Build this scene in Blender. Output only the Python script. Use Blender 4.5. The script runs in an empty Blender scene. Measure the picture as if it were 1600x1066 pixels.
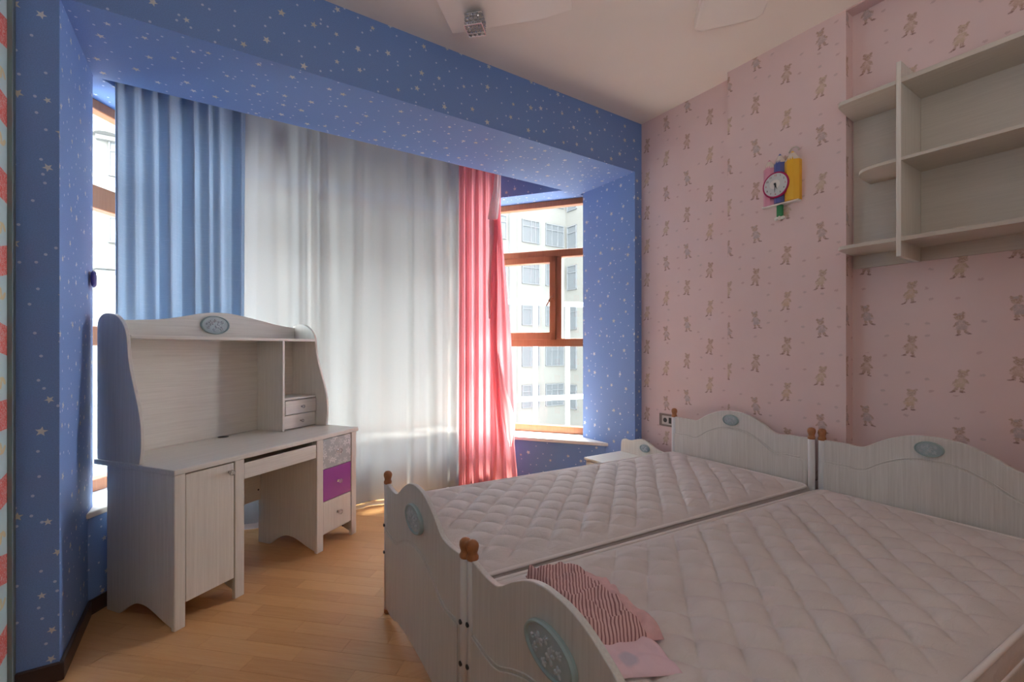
import bpy, bmesh, math, random
import numpy as np
from mathutils import Vector, Matrix, noise

S = bpy.context.scene
COL = S.collection
PI = math.pi
random.seed(7)

# ------------------------------------------------------------------ camera
YAW, CAM_H = 0.582516, 1.3
cam = bpy.data.cameras.new('camera')
cam.sensor_width = 36.0
cam.lens = 720.56 / 1600 * 36.0
cam.shift_y = 10.63 / 1600
cam.clip_start = 0.02
cam.clip_end = 300
camo = bpy.data.objects.new('camera', cam)
COL.objects.link(camo)
camo.location = (0, 0, CAM_H)
camo.rotation_euler = (PI / 2, 0, -YAW)
S.camera = camo

# ------------------------------------------------------------------ world, sun, exposure
SKY, SUN = 15.5, 28.0
w = bpy.data.worlds.new('sky')
S.world = w
w.use_nodes = True
bgn = w.node_tree.nodes['Background']
bgn.inputs['Color'].default_value = (0.88, 0.94, 1.0, 1)
bgn.inputs['Strength'].default_value = SKY
sl = bpy.data.lights.new('sun', 'SUN')
sl.energy = SUN
sl.angle = math.radians(5.0)
sl.color = (1.0, 0.93, 0.82)
so = bpy.data.objects.new('sun', sl)
COL.objects.link(so)
_el, _az = math.radians(60), math.radians(89)      # azimuth from +Y towards +X
_d = Vector((math.sin(_az) * math.cos(_el), math.cos(_az) * math.cos(_el), math.sin(_el)))
so.rotation_euler = (_d).to_track_quat('Z', 'Y').to_euler()
so.location = (6, 12, 14)

fl_ = bpy.data.lights.new('bounce_fill', 'AREA')      # added fill, no lamp of the room: soft light sent up from behind the camera
fl_.shape = 'RECTANGLE'
fl_.size, fl_.size_y = 1.8, 0.9
fl_.energy = 15.0
fl_.color = (0.96, 0.98, 1.0)
flo = bpy.data.objects.new('bounce_fill', fl_)
COL.objects.link(flo)
flo.location = (0.35, -0.45, 1.75)
flo.rotation_euler = (PI, 0, 0)

vs = S.view_settings
S.display_settings.display_device = 'sRGB'
vs.view_transform = 'Standard'
vs.look = 'None'
vs.gamma = 1.0
vs.use_curve_mapping = False
vs.exposure = 0.68
cy = S.cycles
cy.use_denoising = True
cy.max_bounces = 14
cy.diffuse_bounces = 10
cy.glossy_bounces = 4
cy.transmission_bounces = 8
cy.transparent_max_bounces = 12
cy.caustics_reflective = False
cy.caustics_refractive = False
cy.sample_clamp_indirect = 8.0


def portal(name, cx, cy_, cz, wx, wz, ang):
    l = bpy.data.lights.new(name, 'AREA')
    l.shape = 'RECTANGLE'
    l.size, l.size_y = wx, wz
    l.cycles.is_portal = True
    o = bpy.data.objects.new(name, l)
    COL.objects.link(o)
    o.location = (cx, cy_, cz)
    o.rotation_euler = (PI / 2, 0, ang)
    return o


# ------------------------------------------------------------------ node helpers
class G:
    def __init__(self, name):
        self.m = bpy.data.materials.new(name)
        self.m.use_nodes = True
        self.t = self.m.node_tree
        self.n = self.t.nodes
        self.b = self.n['Principled BSDF']
        self.out = self.n['Material Output']

    def node(self, typ, **kw):
        x = self.n.new(typ)
        for k, v in kw.items():
            setattr(x, k, v)
        return x

    def put(self, sock, v):
        if isinstance(v, bpy.types.NodeSocket):
            self.t.links.new(v, sock)
        elif v is not None:
            if isinstance(v, (tuple, list)) and sock.type == 'RGBA' and len(v) == 3:
                v = (*v, 1)
            sock.default_value = v

    def math(self, op, a, b=None, c=None, clamp=False):
        x = self.node('ShaderNodeMath', operation=op, use_clamp=clamp)
        for i, v in enumerate((a, b, c)):
            if v is not None:
                self.put(x.inputs[i], v)
        return x.outputs[0]

    def vmath(self, op, a, b=None, scale=None):
        x = self.node('ShaderNodeVectorMath', operation=op)
        self.put(x.inputs[0], a)
        if b is not None:
            self.put(x.inputs[1], b)
        if scale is not None:
            self.put(x.inputs['Scale'], scale)
        return x.outputs['Value'] if op in ('LENGTH', 'DOT_PRODUCT', 'DISTANCE') else x.outputs['Vector']

    def mix(self, f, a, b):
        x = self.node('ShaderNodeMix', data_type='RGBA')
        self.put(x.inputs['Factor'], f)
        self.put(x.inputs['A'], a)
        self.put(x.inputs['B'], b)
        return x.outputs['Result']

    def sep(self, v):
        x = self.node('ShaderNodeSeparateXYZ')
        self.put(x.inputs[0], v)
        return x.outputs

    def comb(self, x=0, y=0, z=0):
        c = self.node('ShaderNodeCombineXYZ')
        self.put(c.inputs[0], x), self.put(c.inputs[1], y), self.put(c.inputs[2], z)
        return c.outputs[0]

    def noise(self, vec, scale, detail=2, rough=0.5, dist=0.0):
        x = self.node('ShaderNodeTexNoise')
        self.put(x.inputs['Vector'], vec)
        x.inputs['Scale'].default_value = scale
        x.inputs['Detail'].default_value = detail
        x.inputs['Roughness'].default_value = rough
        x.inputs['Distortion'].default_value = dist
        return x.outputs['Fac']

    def ramp(self, f, lo, hi, a, b):
        x = self.node('ShaderNodeMapRange', clamp=True)
        self.put(x.inputs['Value'], f)
        for k, v in (('From Min', lo), ('From Max', hi), ('To Min', a), ('To Max', b)):
            x.inputs[k].default_value = v
        return x.outputs['Result']

    def voro(self, vec, rnd=0.8, feature='F1'):
        x = self.node('ShaderNodeTexVoronoi', voronoi_dimensions='2D', feature=feature)
        self.put(x.inputs['Vector'], vec)
        x.inputs['Scale'].default_value = 1.0
        x.inputs['Randomness'].default_value = rnd
        return x.outputs

    def bump(self, h, strength=0.2, dist=0.01):
        x = self.node('ShaderNodeBump')
        x.inputs['Strength'].default_value = strength
        x.inputs['Distance'].default_value = dist
        self.put(x.inputs['Height'], h)
        self.put(self.b.inputs['Normal'], x.outputs[0])

    def base(self, col=None, rough=None, metal=None, spec=None, coat=None):
        self.put(self.b.inputs['Base Color'], col)
        self.put(self.b.inputs['Roughness'], rough)
        self.put(self.b.inputs['Metallic'], metal)
        self.put(self.b.inputs['Specular IOR Level'], spec)
        self.put(self.b.inputs['Coat Weight'], coat)
        return self.m

    def obj(self):
        return self.node('ShaderNodeTexCoord').outputs['Object']

    def wall_uv(self):
        """metres along the wall and up it (or across a ceiling), from world position and face direction"""
        g = self.node('ShaderNodeNewGeometry')
        p, n = g.outputs['Position'], g.outputs['True Normal']
        ps, ns = self.sep(p), self.sep(n)
        u = self.math('SUBTRACT', self.math('MULTIPLY', ps[0], ns[1]), self.math('MULTIPLY', ps[1], ns[0]))
        flat = self.math('GREATER_THAN', self.math('ABSOLUTE', ns[2]), 0.7)
        uu = self.math('ADD', self.math('MULTIPLY', u, self.math('SUBTRACT', 1.0, flat)), self.math('MULTIPLY', ps[0], flat))
        vv = self.math('ADD', self.math('MULTIPLY', ps[2], self.math('SUBTRACT', 1.0, flat)), self.math('MULTIPLY', ps[1], flat))
        return uu, vv


def plain(name, col, rough=0.6, metal=0.0, spec=0.4, noise_amt=0.0, nscale=12):
    g = G(name)
    if noise_amt:
        f = g.ramp(g.noise(g.obj(), nscale, 3), 0.3, 0.7, 0, 1)
        c = g.mix(f, tuple(x * (1 - noise_amt) for x in col), tuple(min(1, x * (1 + noise_amt)) for x in col))
    else:
        c = col
    return g.base(c, rough, metal, spec)


def wood_paint(name, a, b, axis, rough=0.42):
    """whitewashed wood foil: fine streaks along one axis of the thing"""
    g = G(name)
    sc = [55.0, 55.0, 55.0]
    sc[axis] = 1.6
    v = g.vmath('MULTIPLY', g.obj(), tuple(sc))
    f = g.noise(v, 1.6, 5, 0.7, 0.25)
    sc2 = [160.0] * 3
    sc2[axis] = 5.0
    f2 = g.noise(g.vmath('MULTIPLY', g.obj(), tuple(sc2)), 1.2, 2, 0.6)
    f = g.math('ADD', g.math('MULTIPLY', f, 0.65), g.math('MULTIPLY', f2, 0.35))
    c = g.mix(g.ramp(f, 0.32, 0.66, 0, 1), b, a)
    g.bump(f, 0.08, 0.002)
    return g.base(c, rough, 0, 0.45)


def star_wall():
    g = G('blue_star_wallpaper')
    u, v = g.wall_uv()
    base = (0.178, 0.302, 0.62)
    jit = g.ramp(g.noise(g.comb(u, v, 0), 260, 1), 0.35, 0.65, 0.93, 1.07)
    c = g.vmath('SCALE', base, scale=jit)
    # little dots
    s2 = 1 / 0.072
    vd = g.voro(g.vmath('SCALE', g.comb(u, v, 0), scale=s2), 0.95)
    dot = g.math('LESS_THAN', vd['Distance'], 0.072)
    rnd = g.sep(vd['Color'])
    dot = g.math('MULTIPLY', dot, g.math('GREATER_THAN', rnd[0], 0.30))
    c = g.mix(g.math('MULTIPLY', dot, 0.75), c, (0.62, 0.70, 0.86))
    # five-pointed stars
    s1 = 1 / 0.150
    q = g.vmath('SCALE', g.comb(u, v, 0), scale=s1)
    vo = g.voro(q, 0.62)
    d = g.vmath('SUBTRACT', q, vo['Position'])
    ds = g.sep(d)
    rc = g.sep(vo['Color'])
    ang = g.math('ADD', g.math('ARCTAN2', ds[1], ds[0]), g.math('MULTIPLY', rc[1], 6.28))
    r = g.vmath('LENGTH', d)
    t = g.math('FRACT', g.math('ADD', g.math('MULTIPLY', ang, 5 / (2 * PI)), 5.0))
    a1 = g.math('MULTIPLY', g.math('ABSOLUTE', g.math('SUBTRACT', t, 0.5)), 2 * PI / 5)
    R = g.math('ADD', 0.085, g.math('MULTIPLY', rc[2], 0.05))
    x = g.math('DIVIDE', g.math('MULTIPLY', r, g.math('COSINE', a1)), R)
    y = g.math('DIVIDE', g.math('MULTIPLY', r, g.math('SINE', a1)), R)
    ri = 0.42
    dx, dy = ri * math.cos(PI / 5) - 1, ri * math.sin(PI / 5)
    e = g.math('SUBTRACT', g.math('MULTIPLY', g.math('SUBTRACT', x, 1.0), dy), g.math('MULTIPLY', y, dx))
    star = g.math('LESS_THAN', e, 0.0)
    sc = g.mix(rc[0], (0.60, 0.58, 0.50), (0.70, 0.72, 0.74))
    c = g.mix(g.math('MULTIPLY', star, 0.9), c, sc)
    g.bump(g.noise(g.comb(u, v, 0), 420, 2), 0.12, 0.0015)
    return g.base(c, 0.62, 0, 0.35)


def bear_wall():
    g = G('pink_bear_wallpaper')
    u, v = g.wall_uv()
    uv = g.comb(u, v, 0)
    base = (0.72, 0.555, 0.545)
    c = g.mix(g.ramp(g.noise(uv, 5, 3), 0.3, 0.7, 0, 1), base, (0.74, 0.575, 0.565))
    cu, cv = 0.18, 0.262
    ku = g.math('FLOOR', g.math('DIVIDE', u, cu))
    par = g.math('FLOORED_MODULO', ku, 3.0)
    vv = g.math('ADD', v, g.math('MULTIPLY', par, 0.101))
    kv = g.math('FLOOR', g.math('DIVIDE', vv, cv))
    lu = g.math('SUBTRACT', g.math('FRACT', g.math('DIVIDE', u, cu)), 0.5)
    lv = g.math('SUBTRACT', g.math('FRACT', g.math('DIVIDE', vv, cv)), 0.5)
    wn = g.node('ShaderNodeTexWhiteNoise', noise_dimensions='2D')
    g.put(wn.inputs['Vector'], g.comb(par, g.math('FLOORED_MODULO', kv, 2.0), 0))
    h = g.sep(wn.outputs['Color'])
    flip = g.math('SUBTRACT', g.math('MULTIPLY', g.math('GREATER_THAN', h[0], 0.5), 2.0), 1.0)
    # bear space: one unit = 5 cm
    bu = g.math('MULTIPLY', g.math('MULTIPLY', lu, cu / 0.055), flip)
    bv = g.math('MULTIPLY', g.math('ADD', lv, 0.12), cv / 0.055)
    wob = g.noise(uv, 110, 2)
    bu = g.math('ADD', bu, g.math('MULTIPLY', g.math('SUBTRACT', wob, 0.5), 0.35))
    bv = g.math('ADD', bv, g.math('MULTIPLY', bu, g.math('MULTIPLY', g.math('SUBTRACT', h[1], 0.5), 0.4)))
    bu = g.math('ADD', bu, g.math('MULTIPLY', bv, g.math('MULTIPLY', g.math('SUBTRACT', h[2], 0.5), 0.4)))
    P = g.comb(bu, bv, 0)
    fur = g.mix(h[1], (0.40, 0.245, 0.17), (0.50, 0.36, 0.27))
    dress = g.mix(h[2], (0.60, 0.30, 0.25), g.mix(h[0], (0.46, 0.40, 0.42), (0.62, 0.47, 0.33)))
    dark = (0.27, 0.15, 0.13)

    sk = g.ramp(g.noise(uv, 160, 2), 0.33, 0.56, 0.45, 1.0)

    def ell(c, x, y, rx, ry, rot, col, al=0.85):
        m = g.node('ShaderNodeMapping', vector_type='TEXTURE')
        g.put(m.inputs['Vector'], P)
        m.inputs['Location'].default_value = (x, y, 0)
        m.inputs['Rotation'].default_value = (0, 0, rot)
        m.inputs['Scale'].default_value = (rx, ry, 1)
        f = g.math('MULTIPLY', g.ramp(g.vmath('LENGTH', m.outputs[0]), 0.75, 1.15, al, 0), sk)
        return g.mix(f, c, col)
    for a in ((-.2, -.62, .13, .3, -.2, fur), (.18, -.6, .13, .3, .35, fur), (-.27, -.9, .2, .08, .1, dark), (.34, -.88, .2, .08, -.3, dark),
              (-.3, .02, .1, .3, -.7, fur), (.32, .0, .1, .3, .6, fur), (0, -.08, .34, .42, 0, dress), (.03, -.36, .42, .17, .1, dress),
              (-.24, .84, .13, .13, 0, fur), (.24, .86, .13, .13, 0, fur), (0, .57, .33, .29, 0, fur), (-.12, .5, .12, .09, 0, (0.62, 0.47, 0.38)),
              (.02, .80, .2, .1, .3, dress), (-.15, .53, .035, .035, 0, dark), (.02, .64, .03, .03, 0, dark), (0, .02, .1, .06, .4, (0.66, 0.5, 0.48))):
        c = ell(c, *a)
    # small scattered prints (socks, bows, leaves)
    q = g.vmath('SCALE', uv, scale=1 / 0.088)
    vo = g.voro(q, 0.55)
    d = g.vmath('SUBTRACT', q, vo['Position'])
    rc = g.sep(vo['Color'])
    dd = g.sep(d)
    wl = g.math('MULTIPLY', g.math('SUBTRACT', g.noise(uv, 190, 1), 0.5), 0.16)
    ex = g.math('ADD', g.math('ADD', dd[0], g.math('MULTIPLY', dd[1], g.math('SUBTRACT', rc[1], 0.5))), wl)
    e = g.math('LENGTH' if False else 'SQRT', g.math('ADD', g.math('POWER', g.math('DIVIDE', ex, 0.12), 2.0), g.math('POWER', g.math('DIVIDE', g.math('SUBTRACT', dd[1], wl), 0.075), 2.0)))
    f = g.ramp(e, 0.75, 1.1, 0.5, 0)
    f = g.math('MULTIPLY', f, g.math('GREATER_THAN', rc[0], 0.42))
    away = g.math('GREATER_THAN', g.vmath('LENGTH', g.vmath('MULTIPLY', P, (1, .8, 1))), 0.95)
    c = g.mix(g.math('MULTIPLY', f, away), c, g.mix(rc[2], (0.50, 0.28, 0.28), (0.46, 0.38, 0.38)))
    g.bump(g.noise(uv, 300, 2), 0.08, 0.0012)
    return g.base(c, 0.68, 0, 0.3)


def stamp_wall():
    g = G('teal_stamp_wallpaper')
    u, v = g.wall_uv()
    us = g.math('SUBTRACT', u, 0.0)
    base = (0.42, 0.56, 0.585)
    c = g.mix(g.ramp(g.noise(g.comb(u, v, 0), 3, 3), 0.3, 0.7, 0, 1), base, (0.46, 0.585, 0.60))
    pu, pv = 0.36, 0.2785
    fu = g.math('MULTIPLY', g.math('SUBTRACT', g.math('FRACT', g.math('DIVIDE', g.math('ADD', us, 2.395 + pu / 2), pu)), 0.5), pu)
    zz = g.math('ADD', g.math('SUBTRACT', v, 2.448), 20 * pv + pv / 2)
    kz = g.math('FLOOR', g.math('DIVIDE', zz, pv))
    fv = g.math('MULTIPLY', g.math('SUBTRACT', g.math('FRACT', g.math('DIVIDE', zz, pv)), 0.5), pv)
    tilt = g.math('MULTIPLY', g.math('SINE', g.math('MULTIPLY', kz, 2.3)), 0.22)
    fv = g.math('ADD', fv, g.math('MULTIPLY', fu, tilt))
    sq = g.math('LESS_THAN', g.math('MAXIMUM', g.math('ABSOLUTE', fu), g.math('ABSOLUTE', fv)), 0.054)
    ink = g.noise(g.comb(g.math('MULTIPLY', u, 1.4), v, 0), 55, 2, 0.5, 1.5)
    pale = g.ramp(g.math('ABSOLUTE', g.math('SUBTRACT', ink, 0.5)), 0.015, 0.05, 0.75, 0.0)
    red = g.mix(pale, (0.62, 0.10, 0.08), (0.66, 0.52, 0.50))
    c = g.mix(sq, c, red)
    # ochre stars half way between
    f2 = g.math('MULTIPLY', g.math('SUBTRACT', g.math('FRACT', g.math('ADD', g.math('DIVIDE', zz, pv), 0.5)), 0.5), pv)
    odd = g.math('GREATER_THAN', g.math('FLOORED_MODULO', kz, 2.0), 0.5)
    a = g.math('ARCTAN2', f2, fu)
    r = g.vmath('LENGTH', g.comb(fu, f2, 0))
    st = g.math('LESS_THAN', r, g.math('ADD', 0.030, g.math('MULTIPLY', g.math('COSINE', g.math('MULTIPLY', a, 5.0)), 0.016)))
    c = g.mix(g.math('MULTIPLY', g.math('MULTIPLY', st, odd), 0.8), c, (0.62, 0.47, 0.22))
    return g.base(c, 0.6, 0, 0.35)


def flower_print():
    g = G('grey_flower_print')
    p = g.obj()
    s = g.sep(p)
    q = g.vmath('SCALE', g.comb(s[0], s[2], 0), scale=1 / 0.048)
    vo = g.voro(q, 0.85)
    d = g.vmath('SUBTRACT', q, vo['Position'])
    ds = g.sep(d)
    a = g.math('ARCTAN2', ds[1], ds[0])
    rc = g.sep(vo['Color'])
    lim = g.math('ADD', 0.34, g.math('MULTIPLY', g.math('COSINE', g.math('ADD', g.math('MULTIPLY', a, 5.0), g.math('MULTIPLY', rc[0], 6.0))), 0.15))
    r = g.vmath('LENGTH', d)
    f = g.math('MULTIPLY', g.math('LESS_THAN', r, lim), g.math('GREATER_THAN', r, 0.07))
    f = g.math('MULTIPLY', f, g.ramp(rc[1], 0, 1, 0.35, 0.9))
    c = g.mix(f, (0.42, 0.46, 0.48), (0.78, 0.79, 0.79))
    return g.base(c, 0.35, 0, 0.5)


def plank_mat():
    g = G('oak_laminate')
    info = g.node('ShaderNodeObjectInfo')
    rnd = info.outputs['Random']
    o = g.vmath('ADD', g.obj(), g.comb(g.math('MULTIPLY', rnd, 37.0), g.math('MULTIPLY', rnd, 11.0), 0))
    gr = g.noise(g.vmath('MULTIPLY', o, (3.0, 60.0, 1.0)), 1.3, 4, 0.62, 0.6)
    fine = g.noise(g.vmath('MULTIPLY', o, (9.0, 260.0, 1.0)), 1.0, 2, 0.5)
    tone = g.mix(rnd, (0.52, 0.262, 0.098), (0.63, 0.335, 0.135))
    c = g.mix(g.ramp(gr, 0.35, 0.7, 0, 0.45), tone, (0.66, 0.40, 0.20))
    c = g.mix(g.ramp(fine, 0.5, 0.75, 0, 0.22), c, (0.36, 0.19, 0.08))
    g.bump(fine, 0.03, 0.001)
    return g.base(c, g.ramp(gr, 0.3, 0.7, 0.30, 0.40), 0, 0.5)


def cloth(name, col, trans=0.5, clear=0.0, weave=900, tcol=None, rough=0.9, streak=None):
    """thin curtain fabric: reflects some light, passes some diffusely"""
    g = G(name)
    o = g.obj()
    f = g.noise(g.vmath('MULTIPLY', o, (1.0, 1.0, 0.25)), weave, 1)
    c = g.mix(g.ramp(f, 0.35, 0.65, 0, 1), tuple(x * 0.93 for x in col), col)
    if streak:
        f2 = g.noise(g.vmath('MULTIPLY', o, (6.0, 6.0, 90.0)), 2.0, 3, 0.6)
        c = g.mix(g.ramp(f2, 0.55, 0.75, 0, 0.35), c, streak)
    g.base(c, rough, 0, 0.2)
    tr = g.node('ShaderNodeBsdfTranslucent')
    g.put(tr.inputs['Color'], tcol or col)
    mx = g.node('ShaderNodeMixShader')
    mx.inputs[0].default_value = trans
    g.t.links.new(g.b.outputs[0], mx.inputs[1])
    g.t.links.new(tr.outputs[0], mx.inputs[2])
    last = mx.outputs[0]
    if clear:
        tp = g.node('ShaderNodeBsdfTransparent')
        m2 = g.node('ShaderNodeMixShader')
        m2.inputs[0].default_value = clear
        g.t.links.new(last, m2.inputs[1])
        g.t.links.new(tp.outputs[0], m2.inputs[2])
        last = m2.outputs[0]
    g.t.links.new(last, g.out.inputs['Surface'])
    return g.m


def pane_glass():
    g = G('window_glass')
    tp = g.node('ShaderNodeBsdfTransparent')
    tp.inputs[0].default_value = (0.96, 0.98, 0.97, 1)
    gl = g.node('ShaderNodeBsdfGlossy')
    gl.inputs['Roughness'].default_value = 0.01
    lw = g.node('ShaderNodeLayerWeight')
    fac = g.math('ADD', 0.02, g.math('MULTIPLY', g.math('POWER', lw.outputs['Facing'], 4.0), 0.5))
    mx = g.node('ShaderNodeMixShader')
    g.t.links.new(fac, mx.inputs[0])
    g.t.links.new(tp.outputs[0], mx.inputs[1])
    g.t.links.new(gl.outputs[0], mx.inputs[2])
    g.t.links.new(mx.outputs[0], g.out.inputs['Surface'])
    return g.m


def crystal():
    g = G('clear_crystal')
    g.base((0.95, 0.95, 0.95), 0.03, 0, 0.6)
    g.b.inputs['Transmission Weight'].default_value = 0.85
    g.b.inputs['IOR'].default_value = 1.5
    return g.m


def quilt_mat():
    g = G('quilted_mattress_fabric')
    o = g.obj()
    f = g.noise(o, 7, 3)
    c = g.mix(g.ramp(f, 0.3, 0.7, 0, 1), (0.60, 0.545, 0.525), (0.665, 0.615, 0.595))
    wr = g.noise(g.vmath('MULTIPLY', o, (14, 30, 10)), 1.4, 4, 0.6, 1.2)
    g.bump(wr, 0.35, 0.012)
    return g.base(c, 0.75, 0, 0.25)


def stripe_knit():
    g = G('pink_striped_knit')
    o = g.obj()
    s = g.sep(o)
    wob = g.math('MULTIPLY', g.math('SUBTRACT', g.noise(o, 18, 2), 0.5), 0.01)
    k = g.math('SINE', g.math('MULTIPLY', g.math('ADD', g.math('SUBTRACT', g.math('MULTIPLY', s[0], 0.835), g.math('MULTIPLY', s[1], 0.55)), wob), 2 * PI / 0.0092))
    c = g.mix(g.ramp(k, 0.1, 0.5, 0, 1), (0.70, 0.48, 0.46), (0.31, 0.15, 0.155))
    g.bump(g.noise(o, 350, 2), 0.4, 0.004)
    return g.base(c, 0.9, 0, 0.1)


def pale_pink_cloth():
    g = G('pale_pink_cloth')
    o = g.obj()
    vo = g.voro(g.vmath('SCALE', o, scale=1 / 0.14), 0.8)
    f = g.ramp(vo['Distance'], 0.12, 0.19, 0.8, 0)
    c = g.mix(f, (0.74, 0.55, 0.61), (0.50, 0.47, 0.56))
    g.bump(g.noise(o, 60, 4), 0.3, 0.006)
    return g.base(c, 0.85, 0, 0.15)


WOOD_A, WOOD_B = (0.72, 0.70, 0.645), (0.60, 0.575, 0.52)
M = dict(
    star=star_wall(), bear=bear_wall(), stamp=stamp_wall(), flower=flower_print(), plank=plank_mat(),
    ceiling=plain('ceiling_paint', (0.80, 0.745, 0.69), 0.85, 0, 0.2, 0.02, 2),
    cream=plain('cream_wall_paint', (0.75, 0.66, 0.60), 0.85, 0, 0.2),
    pinkplain=plain('pink_wallpaper_plain', (0.60, 0.44, 0.44), 0.7, 0, 0.3),
    subfloor=plain('screed', (0.2, 0.12, 0.06), 0.9),
    wz=wood_paint('whitewashed_wood_vertical', WOOD_A, WOOD_B, 2),
    wx=wood_paint('whitewashed_wood_lengthwise', WOOD_A, WOOD_B, 0),
    wy=wood_paint('whitewashed_wood_crosswise', WOOD_A, WOOD_B, 1),
    bedz=wood_paint('bed_foil_vertical', (0.66, 0.65, 0.62), (0.53, 0.515, 0.485), 2),
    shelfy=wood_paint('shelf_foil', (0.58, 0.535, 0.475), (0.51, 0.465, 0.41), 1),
    dark=plain('dark_brown_baseboard', (0.05, 0.024, 0.021), 0.38, 0, 0.5, 0.15, 6),
    sill=plain('white_sill_stone', (0.80, 0.77, 0.74), 0.3, 0, 0.5, 0.04, 9),
    frame=wood_paint('cherry_window_frame', (0.42, 0.165, 0.075), (0.33, 0.115, 0.05), 2, 0.35),
    glass=pane_glass(), crystal=crystal(),
    chrome=plain('chrome', (0.75, 0.75, 0.75), 0.15, 1.0),
    steel=plain('dull_bolt_steel', (0.07, 0.07, 0.075), 0.4, 0.8),
    knobwood=plain('turned_brown_wood', (0.36, 0.145, 0.055), 0.38, 0, 0.5, 0.18, 40),
    purple=plain('purple_lacquer', (0.30, 0.045, 0.32), 0.32, 0, 0.5),
    post=plain('white_post_lacquer', (0.68, 0.69, 0.70), 0.35, 0, 0.5),
    medal=plain('pale_teal_medallion', (0.40, 0.48, 0.51), 0.45, 0, 0.4, 0.06, 30),
    medalrim=plain('teal_medallion_rim', (0.33, 0.43, 0.435), 0.45, 0, 0.4),
    relief=plain('silvery_flower_relief', (0.50, 0.55, 0.58), 0.4, 0, 0.5),
    quilt=quilt_mat(), piping=plain('mattress_piping', (0.74, 0.69, 0.67), 0.7),
    knit=stripe_knit(), pinkcloth=pale_pink_cloth(),
    plainpink=plain('dusty_pink_jersey', (0.68, 0.43, 0.43), 0.9, 0, 0.1, 0.08, 40),
    sheer=cloth('white_sheer', (0.74, 0.74, 0.73), 0.72, 0.03, tcol=(0.222, 0.220, 0.214)),
    blue=cloth('blue_curtain_cloth', (0.335, 0.435, 0.57), 0.18, 0.0, 700, (0.23, 0.32, 0.45), streak=(0.48, 0.58, 0.68)),
    pinkc=cloth('pink_curtain_cloth', (0.80, 0.35, 0.43), 0.55, 0.0, 700, (0.70, 0.24, 0.25)),
    lace=cloth('white_lace', (0.78, 0.68, 0.68), 0.35, 0.12, 500),
    paleliner=cloth('pale_pink_lining', (0.80, 0.52, 0.54), 0.45, 0.0, 500),
    lampw=plain('lamp_white_enamel', (0.82, 0.76, 0.71), 0.5, 0, 0.4),
    socketm=plain('bronze_socket_plate', (0.22, 0.18, 0.165), 0.35, 0.6),
    socketd=plain('dark_socket_module', (0.05, 0.045, 0.045), 0.4),
    socketl=plain('light_socket_bezel', (0.55, 0.51, 0.48), 0.4),
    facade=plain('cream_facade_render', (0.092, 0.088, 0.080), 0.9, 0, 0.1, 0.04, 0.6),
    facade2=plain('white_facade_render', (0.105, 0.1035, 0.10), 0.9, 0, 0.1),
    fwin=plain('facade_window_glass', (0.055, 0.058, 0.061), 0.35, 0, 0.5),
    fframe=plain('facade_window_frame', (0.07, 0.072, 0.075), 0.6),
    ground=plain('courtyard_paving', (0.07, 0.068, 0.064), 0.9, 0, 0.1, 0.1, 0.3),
    rail=plain('white_railing_paint', (0.36, 0.36, 0.36), 0.5),
    cpink=plain('clock_pink', (0.66, 0.30, 0.40), 0.4), cblue=plain('clock_blue', (0.10, 0.13, 0.36), 0.4),
    cyellow=plain('clock_yellow', (0.82, 0.46, 0.03), 0.4), ctip=plain('clock_pale_tip', (0.70, 0.62, 0.54), 0.5),
    cmag=plain('clock_magenta_rim', (0.42, 0.015, 0.11), 0.4), cdial=plain('clock_dial_white', (0.58, 0.62, 0.62), 0.4),
    cblack=plain('clock_black', (0.02, 0.02, 0.02), 0.5), cgreen=plain('clock_green', (0.03, 0.22, 0.08), 0.4),
    cred=plain('clock_red_mark', (0.55, 0.06, 0.06), 0.5), cwhite=plain('clock_white', (0.75, 0.73, 0.70), 0.5),
    hook=plain('violet_tieback_knob', (0.06, 0.05, 0.28), 0.4), strip=plain('grey_teal_corner_strip', (0.20, 0.26, 0.27), 0.6),
)


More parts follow.
